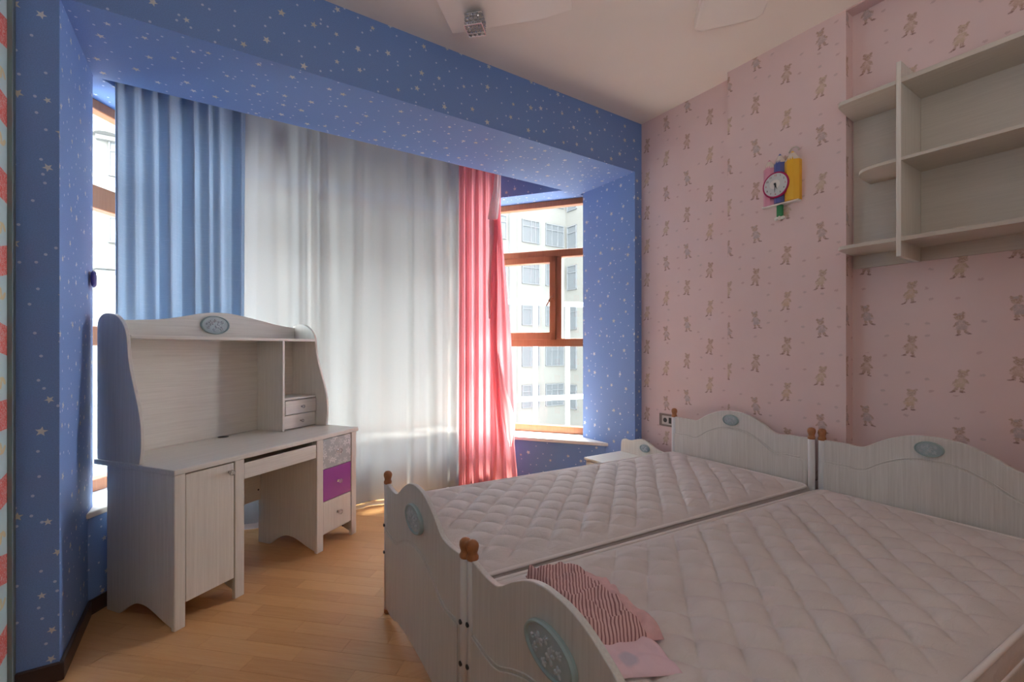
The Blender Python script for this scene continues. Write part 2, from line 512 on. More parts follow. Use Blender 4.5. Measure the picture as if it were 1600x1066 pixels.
# ------------------------------------------------------------------ mesh helpers
class MB:
    def __init__(self):
        self.v, self.f = [], []

    def add(self, vs_, fs_):
        o = len(self.v)
        self.v += [tuple(p) for p in vs_]
        self.f += [tuple(i + o for i in f) for f in fs_]
        return self

    def box(self, x0, y0, z0, x1, y1, z1):
        vs_ = [(x, y, z) for z in (z0, z1) for y in (y0, y1) for x in (x0, x1)]
        return self.add(vs_, [(0, 2, 3, 1), (4, 5, 7, 6), (0, 1, 5, 4), (2, 6, 7, 3), (0, 4, 6, 2), (1, 3, 7, 5)])

    def prism(self, poly, a, b, plane='xy'):
        """closed outline in a plane, extruded from a to b along the third axis"""
        mp = {'xy': lambda p, t: (p[0], p[1], t), 'xz': lambda p, t: (p[0], t, p[1]), 'yz': lambda p, t: (t, p[0], p[1])}[plane]
        n = len(poly)
        vs_ = [mp(p, a) for p in poly] + [mp(p, b) for p in poly]
        fs_ = [tuple(range(n - 1, -1, -1)), tuple(range(n, 2 * n))]
        fs_ += [(i, (i + 1) % n, n + (i + 1) % n, n + i) for i in range(n)]
        return self.add(vs_, fs_)

    def lathe(self, prof, seg=16, org=(0, 0, 0), axis='z'):
        vs_, fs_ = [], []
        for r, h in prof:
            for k in range(seg):
                a = 2 * PI * k / seg
                c, s = r * math.cos(a), r * math.sin(a)
                p = {'z': (c, s, h), 'x': (h, c, s), 'y': (s, h, c)}[axis]
                vs_.append(tuple(p[i] + org[i] for i in range(3)))
        for i in range(len(prof) - 1):
            for k in range(seg):
                a, b = i * seg + k, i * seg + (k + 1) % seg
                fs_.append((a, b, b + seg, a + seg))
        fs_.append(tuple(range(seg - 1, -1, -1)))
        fs_.append(tuple(range((len(prof) - 1) * seg, len(prof) * seg)))
        return self.add(vs_, fs_)

    def tube(self, pts, r, seg=8, closed=False):
        pts = [Vector(p) for p in pts]
        n = len(pts)
        vs_, fs_ = [], []
        for i, p in enumerate(pts):
            t = (pts[(i + 1) % n] - pts[i - 1]) if closed else (pts[min(i + 1, n - 1)] - pts[max(i - 1, 0)])
            t.normalize()
            up = Vector((0, 0, 1)) if abs(t.z) < 0.95 else Vector((1, 0, 0))
            a = t.cross(up).normalized()
            b = a.cross(t)
            for k in range(seg):
                w_ = 2 * PI * k / seg
                vs_.append(tuple(p + a * (r * math.cos(w_)) + b * (r * math.sin(w_))))
        for i in range(n if closed else n - 1):
            j = (i + 1) % n
            for k in range(seg):
                k2 = (k + 1) % seg
                fs_.append((i * seg + k, i * seg + k2, j * seg + k2, j * seg + k))
        if not closed:
            fs_.append(tuple(range(seg - 1, -1, -1)))
            fs_.append(tuple(range((n - 1) * seg, n * seg)))
        return self.add(vs_, fs_)

    def ball(self, c, r, seg=12, rings=8):
        rx, ry, rz = r if isinstance(r, tuple) else (r, r, r)
        prof = []
        vs_, fs_ = [(c[0], c[1], c[2] - rz)], []
        for i in range(1, rings):
            t = -PI / 2 + PI * i / rings
            for k in range(seg):
                a = 2 * PI * k / seg
                vs_.append((c[0] + rx * math.cos(t) * math.cos(a), c[1] + ry * math.cos(t) * math.sin(a), c[2] + rz * math.sin(t)))
        vs_.append((c[0], c[1], c[2] + rz))
        for k in range(seg):
            fs_.append((0, 1 + (k + 1) % seg, 1 + k))
            for i in range(rings - 2):
                a, b = 1 + i * seg + k, 1 + i * seg + (k + 1) % seg
                fs_.append((a, b, b + seg, a + seg))
            fs_.append((1 + (rings - 2) * seg + k, 1 + (rings - 2) * seg + (k + 1) % seg, len(vs_) - 1))
        return self.add(vs_, fs_)

    def grid(self, rows):
        """rows: list of equally long lists of points"""
        m = len(rows[0])
        vs_ = [p for r in rows for p in r]
        fs_ = [(i * m + j, i * m + j + 1, (i + 1) * m + j + 1, (i + 1) * m + j) for i in range(len(rows) - 1) for j in range(m - 1)]
        return self.add(vs_, fs_)

    def build(self, name, mat, parent=None, smooth=False, bevel=0.0, seg=2, kind=None):
        me = bpy.data.meshes.new(name)
        me.from_pydata(self.v, [], self.f)
        me.update()
        bm = bmesh.new()
        bm.from_mesh(me)
        bmesh.ops.recalc_face_normals(bm, faces=bm.faces)
        bm.to_mesh(me)
        bm.free()
        me.materials.append(mat)
        if smooth:
            me.polygons.foreach_set('use_smooth', [True] * len(me.polygons))
        o = bpy.data.objects.new(name, me)
        COL.objects.link(o)
        if parent is not None:
            o.parent = parent
        if bevel:
            b = o.modifiers.new('bevel', 'BEVEL')
            b.width = bevel
            b.segments = seg
            b.limit_method = 'ANGLE'
            b.angle_limit = math.radians(40)
        if kind:
            o['kind'] = kind
        return o


def struct(name, mb, mat, parent=None, **kw):
    return mb.build(name, mat, parent, kind='structure' if parent is None else None, **kw)


def tag(o, label, cat, group=None):
    o['label'], o['category'] = label, cat
    if group:
        o['group'] = group
    return o


def thing(name, label, cat, loc=(0, 0, 0), rz=0.0, group=None):
    o = bpy.data.objects.new(name, None)
    COL.objects.link(o)
    o.empty_display_size = 0.1
    o.location = loc
    o.rotation_euler = (0, 0, rz)
    return tag(o, label, cat, group)


def smooth_curve(pts, n=6):
    """Catmull-Rom through 2-D points"""
    out = []
    for i in range(len(pts) - 1):
        p0, p1, p2, p3 = pts[max(i - 1, 0)], pts[i], pts[i + 1], pts[min(i + 2, len(pts) - 1)]
        for k in range(n):
            t = k / n
            out.append(tuple(0.5 * (2 * p1[j] + (p2[j] - p0[j]) * t + (2 * p0[j] - 5 * p1[j] + 4 * p2[j] - p3[j]) * t * t
                                    + (3 * p1[j] - p0[j] - 3 * p2[j] + p3[j]) * t ** 3) for j in range(2)))
    out.append(tuple(pts[-1]))
    return out


# ================================================================== ROOM SHELL
XL, XR, YB, YF, ZC, ZS = -0.607, 2.866, 2.486, -1.35, 3.07, 2.678
JL, JR, YS = -0.487, 2.79, 3.125            # bay jambs, front edge of the curtain pocket
DX, DY = 0.594, 0.804                       # direction of the slanted bay sides
YW = 4.36                                   # plane of the front window
RX0, RY0 = 2.885, 3.184                     # a point on the right window plane
LX0, LY0 = -0.495, 3.493                    # a point on the left window plane
rcx = RX0 - (YW - RY0) / DY * DX            # bay corners at the front window
lcx = LX0 + (YW - LY0) / DY * DX


def rwin(t, off=0.0):                       # off > 0 : into the room
    return (RX0 - DX * t - DY * off, RY0 + DY * t - DX * off)


def lwin(t, off=0.0):
    return (LX0 + DX * t + DY * off, LY0 + DY * t - DX * off)


struct('floor', MB().prism([(-1.1, YF - 0.2), (3.15, YF - 0.2), rwin(-0.05, -0.14), (rcx + 0.12, YW + 0.16), (lcx - 0.12, YW + 0.16), lwin(-0.4, -0.14), (-1.1, 3.0)], -0.12, -0.008), M['subfloor'])
floor = bpy.data.objects['floor']
struct('ceiling', MB().prism([(-1.1, YF - 0.2), (3.15, YF - 0.2), rwin(-0.05, -0.14), (rcx + 0.12, YW + 0.16), (lcx - 0.12, YW + 0.16), lwin(-0.4, -0.14), (-1.1, 3.0)], ZC, ZC + 0.12), M['ceiling'])
struct('wall_left', MB().box(XL - 0.22, YF - 0.1, 0, XL - 0.013, YB + 0.05, ZC), M['stamp'])
struct('trim_1', MB().box(XL - 0.013, 2.447, 0, XL, YB, ZC), M['strip'])
struct('wall_front', MB().box(XL - 0.2, YF - 0.12, 0, XR + 0.2, YF, ZC), M['cream'])
struct('wall_right', MB().box(XR, YF - 0.1, 0, XR + 0.25, YB + 0.1, ZC), M['bear'])
struct('wall_pillar', MB().box(2.786, 1.053, 0, XR + 0.02, 1.712, ZC), M['bear'])
struct('trim_2', MB().box(2.786, YF, ZC - 0.006, XR, 1.053, ZC), M['pinkplain'])
# blue wall with the bay opening
struct('wall_back', MB().box(XL - 0.4, YB, 0, JL, 3.108, ZC).box(JR, YB, 0, XR + 0.4, 3.085, ZC).box(JL, YB, ZS, JR, YS, ZC), M['star'])
# soffit strips round the curtain pocket
rin0 = (2.589, YS)
rin1 = (2.589 - DX / DY * ((YW - 0.32) - YS), (YW - 0.32))
lin0 = (-0.457, YS)
lin1 = (-0.457 + DX / DY * ((YW - 0.32) - YS), (YW - 0.32))
struct('wall_bay_head', MB()
       .prism([rin0, (JR + 0.3, YS), (JR + 0.3, 3.0), rwin(-0.05, -0.12), (rcx + 0.1, YW + 0.14), rin1], ZS, ZC)
       .prism([lin0, lin1, (lcx - 0.1, YW + 0.14), lwin(-0.3, -0.12), (JL - 0.3, 3.0), (JL - 0.3, YS)], ZS, ZC)
       .prism([rin1, (rcx + 0.1, YW + 0.14), (lcx - 0.1, YW + 0.14), lin1], ZS, ZC), M['star'])
# low walls under the windows and their sills
o_in = 0.30
YLW = YW - 0.40


def bay_side(fn, sgn, corner_x):
    # inner face line offset o_in+ from the window plane, from the jamb to the front
    if sgn > 0:
        t0 = (RX0 - DY * o_in - JR) / DX
    else:
        t0 = (JL - LX0 - DY * o_in) / DX
    return t0


tr0 = bay_side(rwin, 1, rcx)
tl0 = bay_side(lwin, -1, lcx)


def t_at_y(fn, off, y):
    y0 = fn(0, off)[1]
    return (y - y0) / DY


ri0, ri1 = rwin(tr0, o_in), rwin(t_at_y(rwin, o_in, YLW), o_in)
li0, li1 = lwin(tl0, o_in), lwin(t_at_y(lwin, o_in, YLW), o_in)
struct('wall_bay_right', MB().prism([ri0, (JR, 3.09), rwin(-0.1, -0.1), (rcx + 0.06, YW + 0.12), (rcx - 0.1, YLW), ri1], 0, 0.475), M['star'])
struct('wall_bay_left', MB().prism([li0, li1, (lcx + 0.1, YLW), (lcx - 0.06, YW + 0.12), lwin(-0.4, -0.1), (JL, 3.10)], 0, 0.475), M['star'])
struct('wall_bay_front', MB().prism([ri1, (rcx + 0.06, YW + 0.12), (lcx - 0.06, YW + 0.12), li1], 0, 0.475), M['star'])
so_ = o_in + 0.022
rs0, rs1 = rwin((RX0 - DY * so_ - JR) / DX, so_), rwin(t_at_y(rwin, so_, YLW - 0.02), so_)
ls0, ls1 = lwin((JL - LX0 - DY * so_) / DX, so_), lwin(t_at_y(lwin, so_, YLW - 0.02), so_)
struct('trim_3', MB().prism([rs0, (JR, 3.09), rwin(-0.1, -0.02), (rcx, YW + 0.02), rs1], 0.475, 0.505), M['sill'], bevel=0.006)
struct('trim_4', MB().prism([ls0, ls1, (lcx, YW + 0.02), lwin(-0.35, -0.02), (JL, 3.10)], 0.475, 0.505), M['sill'], bevel=0.006)
struct('trim_5', MB().prism([rs1, (rcx, YW + 0.02), (lcx, YW + 0.02), ls1], 0.475, 0.505), M['sill'], bevel=0.006)
# baseboards
bb, bh = 0.016, 0.072


def base_run(name, pts):
    m = MB()
    m.prism(pts, 0, bh)
    struct(name, m, M['dark'], bevel=0.004)


base_run('baseboard_back', [(XL, YB), (XL, YB - bb), (JL + bb, YB - bb), (JL, YB)])
base_run('baseboard_left', [(JL, YB), (JL + bb, YB - bb), (JL + bb, li0[1] - 0.012), (JL, li0[1])])
base_run('baseboard_right', [(JR, YB), (JR, ri0[1]), (JR - bb, ri0[1] - 0.012), (JR - bb, YB)])
base_run('baseboard_bay_left', [li0, (li0[0] + DY * bb, li0[1] - DX * bb), (li1[0] + DY * bb, li1[1] - DX * bb), li1])
base_run('baseboard_bay_right', [ri0, ri1, (ri1[0] - DY * bb, ri1[1] - DX * bb), (ri0[0] - DY * bb, ri0[1] - DX * bb)])
base_run('baseboard_bay_front', [li1, (li1[0], li1[1] - bb), (ri1[0], ri1[1] - bb), ri1])

# ------------------------------------------------------------------ floor boards (short oak strips laid on the diagonal)
th = math.radians(136.2)                    # heading of the strips
fd, fn_ = (math.cos(th), math.sin(th)), (-math.sin(th), math.cos(th))
PW, PL = 0.088, 0.46
pm = MB().box(-PL / 2 + .0005, -PW / 2 + .0005, -0.008, PL / 2 - .0005, PW / 2 - .0005, 0.0)
po = pm.build('plank', M['plank'], floor)
pm_me = po.data
vis = [(-0.62, 2.2), (-0.3, 1.75), (0.1, 1.30), (0.85, 1.95), (1.0, 2.5), (1.45, 3.9), (0.2, 3.9), (-0.62, 3.2)]


def inside(x, y, poly):
    r = False
    for i in range(len(poly)):
        (x1, y1), (x2, y2) = poly[i - 1], poly[i]
        if (y1 > y) != (y2 > y) and x < (x2 - x1) * (y - y1) / (y2 - y1) + x1:
            r = not r
    return r


rest = MB()
first, count = True, 0
for j in range(-45, 60):
    offs = (j * 0.37 % 1.0) * PL
    for i in range(-12, 14):
        a_, b_ = i * PL + offs, j * PW
        x, y = a_ * fd[0] + b_ * fn_[0] + 1.0, a_ * fd[1] + b_ * fn_[1] + 1.6
        if not (XL - 0.2 < x < XR + 0.2 and YF - 0.2 < y < 4.0):
            continue
        if inside(x, y, vis) and count < 290:
            o = po if first else bpy.data.objects.new('plank', pm_me)
            if not first:
                COL.objects.link(o)
                o.parent = floor
            first = False
            count += 1
            o.location = (x, y, 0)
            o.rotation_euler = (0, 0, th)
        else:
            vv = []
            for v in pm.v:
                vv.append((x + v[0] * fd[0] + v[1] * fn_[0], y + v[0] * fd[1] + v[1] * fn_[1], v[2]))
            rest.add(vv, pm.f)
rest.build('planks', M['plank'], floor, kind='stuff')

# ------------------------------------------------------------------ windows
FD = 0.07                                   # frame depth


def bar(m, fn, t0, t1, z0, z1, o0=-0.035, o1=0.035):
    a, b, c, d = fn(t0, o0), fn(t1, o0), fn(t1, o1), fn(t0, o1)
    m.prism([a, b, c, d], z0, z1)
    return m


def pane(fn, t0, t1, z0, z1, parent):
    return bar(MB(), fn, t0, t1, z0, z1, -0.006, 0.0).build('pane', M['glass'], parent)


def side_window(name, fn, t0, t1, tm0, tm1, casement_first, zt0, zt1, zl0, zl1):
    zb, zt = 0.505, ZS
    root = bar(bar(bar(bar(MB(), fn, t0, t1, zb, zb + 0.066), fn, t0, t1, zt - 0.056, zt), fn, t0, t0 + 0.06, zb, zt), fn, t1 - 0.06, t1, zb, zt) \
        .build(name, M['frame'], kind='structure', bevel=0.006)
    bar(MB(), fn, t0 + 0.06, t1 - 0.06, zt0, zt1).build('transom', M['frame'], root, bevel=0.006)
    bar(MB(), fn, t0 + 0.06, t1 - 0.06, zl0, zl1).build('transom', M['frame'], root, bevel=0.006)
    bar(MB(), fn, tm0, tm1, zl1, zt0).build('mullion', M['frame'], root, bevel=0.006)
    pane(fn, t0 + 0.06, t1 - 0.06, zt1, zt - 0.056, root)
    pane(fn, t0 + 0.06, t1 - 0.06, zb + 0.066, zl0, root)
    ca, cb, fa, fb = (t0 + 0.06, tm0, tm1, t1 - 0.06) if casement_first else (tm1, t1 - 0.06, t0 + 0.06, tm0)
    pane(fn, fa, fb, zl1, zt0, root)
    # the opening sash stands a little proud of the frame
    s, e = 0.060, 0.018
    c0, c1, y0, y1 = ca - 0.012, cb + 0.012, zl1 - 0.012, zt0 + 0.012
    sash = MB()
    for q in ((c0, c1, y0, y0 + s + .012), (c0, c1, y1 - s, y1), (c0, c0 + s, y0, y1), (c1 - s, c1, y0, y1)):
        bar(sash, fn, *q, -0.03, 0.035 + e)
    so2 = sash.build('sash', M['frame'], root, bevel=0.006)
    pane(fn, c0 + s, c1 - s, y0 + s, y1 - s, so2)
    th_ = c0 + s * 0.5 if not casement_first else c1 - s * 0.5
    zc_ = 1.775
    h = MB()
    p = fn(th_, 0.06)
    bar(h, fn, th_ - 0.012, th_ + 0.012, zc_ - 0.03, zc_ + 0.03, 0.052, 0.062)
    q0, q1 = fn(th_, 0.062), fn(th_, 0.085)
    q2 = fn(th_ + (0.05 if not casement_first else -0.05), 0.085)
    h.tube([(*q0, zc_), (*q1, zc_), (*q2, zc_ - 0.085)], 0.008, 8)
    h.build('handle', M['frame'], so2)
    return root


side_window('window_1', rwin, -0.11, (YW - RY0) / DY, 0.197, 0.262, False, 2.146, 2.217, 1.312, 1.386)
side_window('window_2', lwin, -0.44, (YW - LY0) / DY, 0.1, 0.16, False, 2.075, 2.202, 1.313, 1.42)
fr = MB().box(lcx, YW - 0.035, 0.505, rcx, YW + 0.035, 0.571).box(lcx, YW - 0.035, ZS - 0.056, rcx, YW + 0.035, ZS) \
    .box(lcx, YW - 0.035, 0.505, lcx + 0.06, YW + 0.035, ZS).box(rcx - 0.06, YW - 0.035, 0.505, rcx, YW + 0.035, ZS).build('window_3', M['frame'], kind='structure', bevel=0.006)
third = (rcx - lcx) / 3
for k in (1, 2):
    MB().box(lcx + k * third - 0.03, YW - 0.035, 0.571, lcx + k * third + 0.03, YW + 0.035, ZS - 0.056).build('mullion', M['frame'], fr, bevel=0.006)
for k in range(3):
    MB().box(lcx + k * third + 0.03, YW - 0.006, 0.571, lcx + (k + 1) * third - 0.03, YW, ZS - 0.056).build('pane', M['glass'], fr)
portal('portal_front', (lcx + rcx) / 2, YW + 0.2, 1.6, rcx - lcx, 2.2, 0)
pr_ = rwin(0.57, -0.2)
portal('portal_right', pr_[0], pr_[1], 1.6, 1.4, 2.2, math.atan2(DY, -DX) - PI)
pl_ = lwin(0.25, -0.2)
portal('portal_left', pl_[0], pl_[1], 1.6, 1.4, 2.2, math.atan2(DY, DX))

# ================================================================== OUTSIDE
struct('ground', MB().box(-60, 5, -19.2, 60, 70, -19), M['ground'])
bld = thing('apartment_building', 'cream apartment block across the courtyard with rows of windows', 'building', (0, 0, -19))
Z0 = 19.0
MB().box(-30, 26, 0, 21.84, 36, Z0 + 21).box(21.84, 14, 0, 32, 36, Z0 + 21).build('facade', M['facade'], bld)
wm = {}


def bwin(x, y, z, wd, hg, alongx, mull):
    """one window: frame bars standing on the facade, glass as a sub-part"""
    key = (wd, hg, alongx, mull)
    if key not in wm:
        f, g_ = MB(), MB()
        t = 0.06
        for a0, a1, b0, b1 in ((0, wd, 0, t), (0, wd, hg - t, hg), (0, t, 0, hg), (wd - t, wd, 0, hg), (0, wd, hg * .70, hg * .70 + t)) + tuple((wd * m - t / 2, wd * m + t / 2, 0, hg) for m in mull):
            if alongx:
                f.box(a0, -0.10, b0, a1, 0.0, b1)
            else:
                f.box(-0.10, -a1, b0, 0, -a0, b1)
        if alongx:
            g_.box(0.02, -0.04, 0.02, wd - 0.02, -0.005, hg - 0.02)
        else:
            g_.box(-0.04, -wd + 0.02, 0.02, -0.005, -0.02, hg - 0.02)
        a = f.build('window', M['fframe'], bld)
        b = g_.build('glazing', M['fwin'], a)
        wm[key] = (a, b, [False])
    a, b, used = wm[key]
    if used[0]:
        a2, b2 = a.copy(), b.copy()
        COL.objects.link(a2), COL.objects.link(b2)
        b2.parent = a2
        a2.parent = bld
        a = a2
    used[0] = True
    a.location = (x, y, z + 19)
    return a


for k in range(-4, 3):
    z = 8.56 + k * 2.85
    bwin(17.92, 26, z, 1.47, 1.57, True, (.5, .75))
    bwin(19.95, 26, z, 1.64, 1.57, True, (.33, .66))
    bwin(21.84, 25.78, z - .25, 1.0, 1.75, False, ())
    bwin(15.2, 26, z, 1.47, 1.57, True, (.5,))
    bwin(-3.56, 26, z + .1, 1.3, 1.5, True, (.4,))
    bwin(-6.2, 26, z + .1, 1.5, 1.5, True, (.5,))
    # rounded balcony under the left-hand windows
    m = MB()
    arc = [(-3.0 + 0.0, 26.0)] + [(-3.55 - 0.62 * math.cos(a), 26 - 0.75 * math.sin(a)) for a in [PI * q / 8 for q in range(8, -1, -1)]]
    arc = [(-3.55 - 0.55 * math.cos(PI * q / 8), 26 - 0.7 * math.sin(PI * q / 8)) for q in range(9)]
    m.prism(arc, z - 1.1 + Z0, z - 0.1 + Z0)
    m.build('balcony', M['facade2'], bld)
    MB().box(-3.95, 25.72, z - 1.3 + Z0, -2.6, 26, z - 1.12 + Z0).build('ledge', M['facade2'], bld)
for x in (-2.95, 16.85):
    MB().box(x, 25.75, 0, x + 0.45, 26, Z0 + 21).build('pilaster', M['facade2'], bld)


def railing(name, label, p0, p1, z0, z1, zs, n, r=0.03):
    t = thing(name, label, 'railing', (p0[0], p0[1], z0))
    d = Vector((p1[0] - p0[0], p1[1] - p0[1], 0))
    for z in zs:
        MB().tube([(0, 0, z - z0), (d.x, d.y, z - z0)], r, 10).build('rail', M['rail'], t, smooth=True)
    for k in range(n + 1):
        q = d * (k / n)
        MB().box(q.x - r * .7, q.y - r * .7, 0, q.x + r * .7, q.y + r * .7, z1 - z0).build('post', M['rail'], t, bevel=0.005)
    return t


cr = Vector((math.cos(YAW), -math.sin(YAW)))
fwv = Vector((math.sin(YAW), math.cos(YAW)))


def at(depth, px):
    q = fwv * depth + cr * ((px - 800) / 720.56 * depth)
    return (q.x, q.y)


MB().prism([(-1.3, 4.62), (5.2, 4.62), (5.2, 5.35), (-1.3, 5.35)], -0.25, -0.10).build('trim_6', M['facade2'], kind='structure')
railing('balcony_railing', 'white balcony railing outside the right window with posts and two rails', (2.2, 5.25), (5.1, 4.7), -0.10, 1.92, (0.62, 1.90), 6, 0.035)
railing('balcony_railing', 'white safety railing outside the left window beside the desk', (-1.15, 4.75), (0.4, 5.0), -0.10, 1.86, (1.84,), 3, 0.04)

# ================================================================== CURTAINS


def curtain_mesh(p0, p1, z0, z1, folds, amp, n=220, rows=26, seed=0, top_gather=0.0, sharp=1.0, sway=0.012):
    rnd = random.Random(seed)
    p0, p1 = Vector(p0), Vector(p1)
    d = p1 - p0
    L = d.length
    d.normalize()
    nn = Vector((-d.y, d.x))
    ph = [rnd.uniform(0, 6.28) for _ in range(8)]
    xs = [i / n for i in range(n + 1)]
    R = []
    for r in range(rows + 1):
        t = r / rows
        z = z0 + (z1 - z0) * t
        row = []
        for s in xs:
            u = s + 0.022 * math.sin(2 * PI * 2.3 * s + ph[0] + 0.5 * t) + 0.012 * math.sin(2 * PI * 5.1 * s + ph[1] - 0.9 * t)
            a = math.sin(2 * PI * folds * u + ph[2])
            a = math.copysign(abs(a) ** sharp, a)
            b = 0.35 * math.sin(2 * PI * folds * 1.93 * u + ph[3] + 0.8 * t)
            k = amp * (1 - top_gather * t ** 6) * (0.75 + 0.35 * math.sin(2 * PI * 1.7 * s + ph[4]))
            off = k * (a + b) + sway * math.sin(3.1 * s + 2.2 * t + ph[5])
            q = p0 + d * (s * L) + nn * off
            row.append((q.x, q.y, z))
        R.append(row)
    return MB().grid(R)


SHY = 3.765
tag(curtain_mesh((0.02, SHY), (2.06, SHY), 0.045, 3.05, 9, 0.024, 260, 20, 3, 0.0, 0.75).build('sheer_curtain', M['sheer'], smooth=True),
    'wide white sheer curtain across the front window between blue and pink curtains', 'curtain')
sh = bpy.data.objects['sheer_curtain']
hem = curtain_mesh((0.02, SHY), (2.06, SHY), 0.006, 0.047, 9, 0.024, 260, 2, 3, 0.0, 0.75)
ho = hem.build('hem', cloth('sheer_hem', (0.80, 0.78, 0.75), 0.25, 0.0), sh, smooth=True)
ho['label'] = 'opaque stitched hem along the floor'

bcur = curtain_mesh((-0.415, 3.19), (0.225, 3.60), 0.10, 3.05, 7.5, 0.030, 220, 30, 11, 0.25, 0.85).build('blue_curtain', M['blue'], smooth=True)
tag(bcur, 'pleated blue curtain hanging behind the white desk', 'curtain')
# stitched leading edge
e0 = [tuple(bcur.data.vertices[k * 221].co) for k in range(31)]
MB().tube(e0, 0.006, 6).build('seam', M['blue'], bcur, smooth=True)

# pink curtain: pleated width plus a loose front edge with a lace border
pa, pb = Vector((1.93, 3.60)), Vector((2.25, 3.33))
pd = (pb - pa).normalized()
pn = Vector((-pd.y, pd.x))                  # points towards the window
pc = curtain_mesh((pa - pd * 0.10)[:], (pa + pd * 0.27)[:], 0.02, 3.05, 5, 0.030, 140, 26, 5, 0.1, 0.7, 0.006).build('pink_curtain', M['pinkc'], smooth=True)
tag(pc, 'pink curtain with lace edged loose panel beside the right window', 'curtain')


def ribbon(rows, n=24, wob=0.008, folds=2.0, off=0.05, seed=1):
    rnd = random.Random(seed)
    p1, p2 = rnd.uniform(0, 6), rnd.uniform(0, 6)
    zs = [r[0] for r in rows]
    R = []
    m = 40
    for k in range(m + 1):
        z = zs[0] + (zs[-1] - zs[0]) * k / m
        for i in range(len(rows) - 1):
            if (rows[i][0] - z) * (rows[i + 1][0] - z) <= 0:
                t = (z - rows[i][0]) / (rows[i + 1][0] - rows[i][0])
                sL = rows[i][1] + (rows[i + 1][1] - rows[i][1]) * t
                sR = rows[i][2] + (rows[i + 1][2] - rows[i][2]) * t
                break
        row = []
        for j in range(n + 1):
            s = sL + (sR - sL) * j / n
            o_ = off + wob * math.sin(2 * PI * folds * j / n + p1 + z * 1.3) + wob * 0.5 * math.sin(4 * PI * folds * j / n + p2 - z * 2)
            q = pa + pd * s - pn * o_
            row.append((q.x, q.y, z))
        R.append(row)
    return MB().grid(R)


ribbon([(3.05, .25, .285), (2.41, .235, .283), (2.10, .235, .309), (1.82, .235, .333), (1.43, .225, .368), (.985, .235, .390), (.706, .26, .408), (.48, .285, .398), (.18, .30, .425), (.02, .31, .44)],
       26, 0.012, 1.5, 0.055, 4).build('loose_panel', M['pinkc'], pc, smooth=True)
ribbon([(2.40, .178, .262), (2.10, .195, .245), (1.82, .172, .25), (1.43, .19, .245), (.985, .215, .27), (.706, .225, .29), (.48, .235, .31), (.18, .215, .30), (.02, .21, .31)],
       26, 0.008, 1.0, 0.075, 9).build('loose_panel', M['pinkc'], pc, smooth=True)
lo = ribbon([(2.82, .235, .29), (2.65, .222, .285), (2.52, .192, .275), (2.40, .172, .262)], 16, 0.008, 1.0, 0.095, 2).build('lace_border', M['lace'], pc, smooth=True)
lo['label'] = 'white lace border folded over'
ll = ribbon([(2.41, .18, .225), (2.25, .186, .222), (2.0, .182, .205), (1.85, .172, .196), (1.55, .180, .196)], 8, 0.003, 1.0, 0.09, 3).build('lining', M['paleliner'], pc, smooth=True)
ll['label'] = 'pale pink underside turned outwards'
l2 = ribbon([(1.25, .258, .266), (1.0, .272, .318), (.72, .300, .405), (.56, .33, .398), (.46, .37, .378)], 10, 0.003, 1.0, 0.10, 6).build('lining', M['paleliner'], pc, smooth=True)
l2['label'] = 'pale pink underside in the tucked opening'
# tie-back knob on the left jamb
kt = thing('tieback_knob', 'small violet tieback knob on the left blue jamb', 'knob', (JL, 3.04, 1.64))
MB().lathe([(0.010, 0), (0.012, 0.006), (0.036, 0.008), (0.044, 0.014), (0.036, 0.022), (0.0, 0.026)], 18, (0, 0, 0), 'x').build('knob', M['hook'], kt, smooth=True)
MB().lathe([(0.02, 0.0), (0.02, 0.004), (0.0, 0.005)], 14, (0, 0, 0), 'x').build('wall_plate', M['chrome'], kt)


# ================================================================== SHARED FITTINGS


